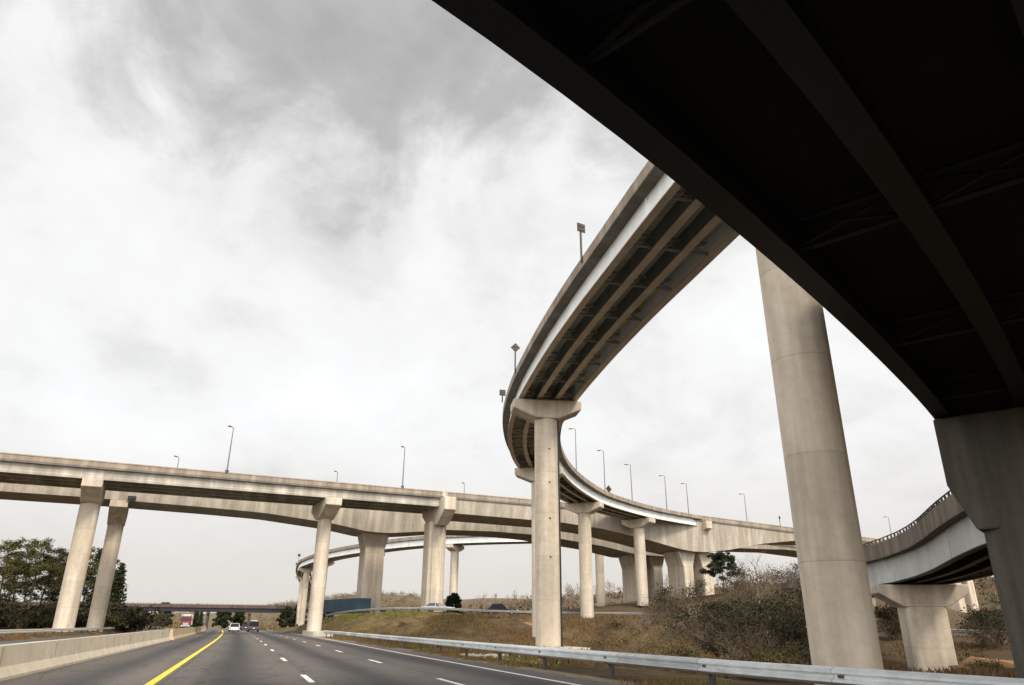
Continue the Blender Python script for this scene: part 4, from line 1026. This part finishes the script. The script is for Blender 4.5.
# ------------------------------------------------------------------ sky, sun, exposure
SUN_EL, SUN_AZ = math.radians(46), math.radians(156)     # veiled sun behind the camera, slightly to its right
w = bpy.data.worlds.new('World'); S.world = w; w.use_nodes = True; nt = w.node_tree; nt.nodes.clear()
out = N(nt, 'ShaderNodeOutputWorld'); sky = N(nt, 'ShaderNodeTexSky', sky_type='NISHITA'); sky.sun_disc = False
sky.sun_elevation = SUN_EL; sky.sun_rotation = SUN_AZ; sky.air_density = 1; sky.dust_density = 3
bg1 = N(nt, 'ShaderNodeBackground'); bg1.inputs['Strength'].default_value = .07; L(nt, sky.outputs[0], bg1.inputs['Color'])
tc = N(nt, 'ShaderNodeTexCoord'); sx = N(nt, 'ShaderNodeSeparateXYZ'); L(nt, tc.outputs['Generated'], sx.inputs[0])
zc = math_(nt, 'ADD', math_(nt, 'MAXIMUM', sx.outputs[2], 0.), .22)
cp = N(nt, 'ShaderNodeCombineXYZ'); L(nt, math_(nt, 'DIVIDE', sx.outputs[0], zc), cp.inputs[0]); L(nt, math_(nt, 'DIVIDE', sx.outputs[1], zc), cp.inputs[1])
pc = cp.outputs[0]
dr = tc.outputs['Generated']
pm = N(nt, 'ShaderNodeMix', data_type='VECTOR'); pm.inputs[0].default_value = .55; L(nt, pc, pm.inputs[4]); L(nt, dr, pm.inputs[5]); pq = pm.outputs[1]
n_big = noise(nt, pq, 1.5, 3, .5, None, .3); n_mid = noise(nt, pq, 3.6, 9, .58, (1, .8, 1.3), .35); n_fine = noise(nt, pq, 11, 8, .62, (.8, .8, 1.5), .3)
dens = math_(nt, 'ADD', math_(nt, 'MULTIPLY', n_big, .46), math_(nt, 'ADD', math_(nt, 'MULTIPLY', n_mid, .46), math_(nt, 'MULTIPLY', n_fine, .14)))
# a heavier grey layer with a ragged lower edge lies overhead
zr = math_(nt, 'ADD', sx.outputs[2], math_(nt, 'ADD', math_(nt, 'MULTIPLY', math_(nt, 'SUBTRACT', n_mid, .5), .55), math_(nt, 'MULTIPLY', math_(nt, 'SUBTRACT', n_fine, .5), .18)))
thick = ramp(nt, zr, [(0, g(.05)), (.12, g(.0)), (.54, g(.0)), (.65, g(.12)), (.78, g(.24)), (1, g(.28))])
dens = math_(nt, 'ADD', dens, thick)
cc = ramp(nt, dens, [(.40, (1.0, 1.0, 1.0)), (.53, (.92, .915, .91)), (.63, (.76, .755, .75)), (.78, (.52, .515, .515)), (.95, (.42, .415, .415))])
# near the horizon: warm pale grey murk
hz = ramp(nt, sx.outputs[2], [(0, g(1)), (.07, g(.8)), (.24, g(0))]); cc = mix(nt, cc, (.745, .705, .66), hz)
# unseen sky behind and left is boosted, added to light surfaces facing the camera
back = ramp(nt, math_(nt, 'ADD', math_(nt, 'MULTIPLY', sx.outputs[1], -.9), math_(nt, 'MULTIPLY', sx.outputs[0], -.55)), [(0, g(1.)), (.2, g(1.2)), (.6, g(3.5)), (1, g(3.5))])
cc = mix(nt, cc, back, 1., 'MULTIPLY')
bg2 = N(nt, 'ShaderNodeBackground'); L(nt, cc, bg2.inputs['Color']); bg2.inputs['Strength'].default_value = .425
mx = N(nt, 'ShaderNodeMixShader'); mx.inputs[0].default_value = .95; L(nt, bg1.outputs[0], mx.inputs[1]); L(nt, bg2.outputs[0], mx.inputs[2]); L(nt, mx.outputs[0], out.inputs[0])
sl = bpy.data.lights.new('sun', 'SUN'); sl.energy = 1.5; sl.angle = math.radians(14); sl.color = (1, .90, .76)
so = bpy.data.objects.new('sun', sl); COL.objects.link(so)
dv = Vector((math.sin(SUN_AZ)*math.cos(SUN_EL), math.cos(SUN_AZ)*math.cos(SUN_EL), math.sin(SUN_EL)))
so.rotation_euler = dv.to_track_quat('Z', 'Y').to_euler()
S.view_settings.view_transform = 'Standard'; S.view_settings.look = 'None'; S.view_settings.gamma = 1; S.view_settings.exposure = 1.3
S.view_settings.use_curve_mapping = False
S.cycles.max_bounces = 6; S.cycles.diffuse_bounces = 3
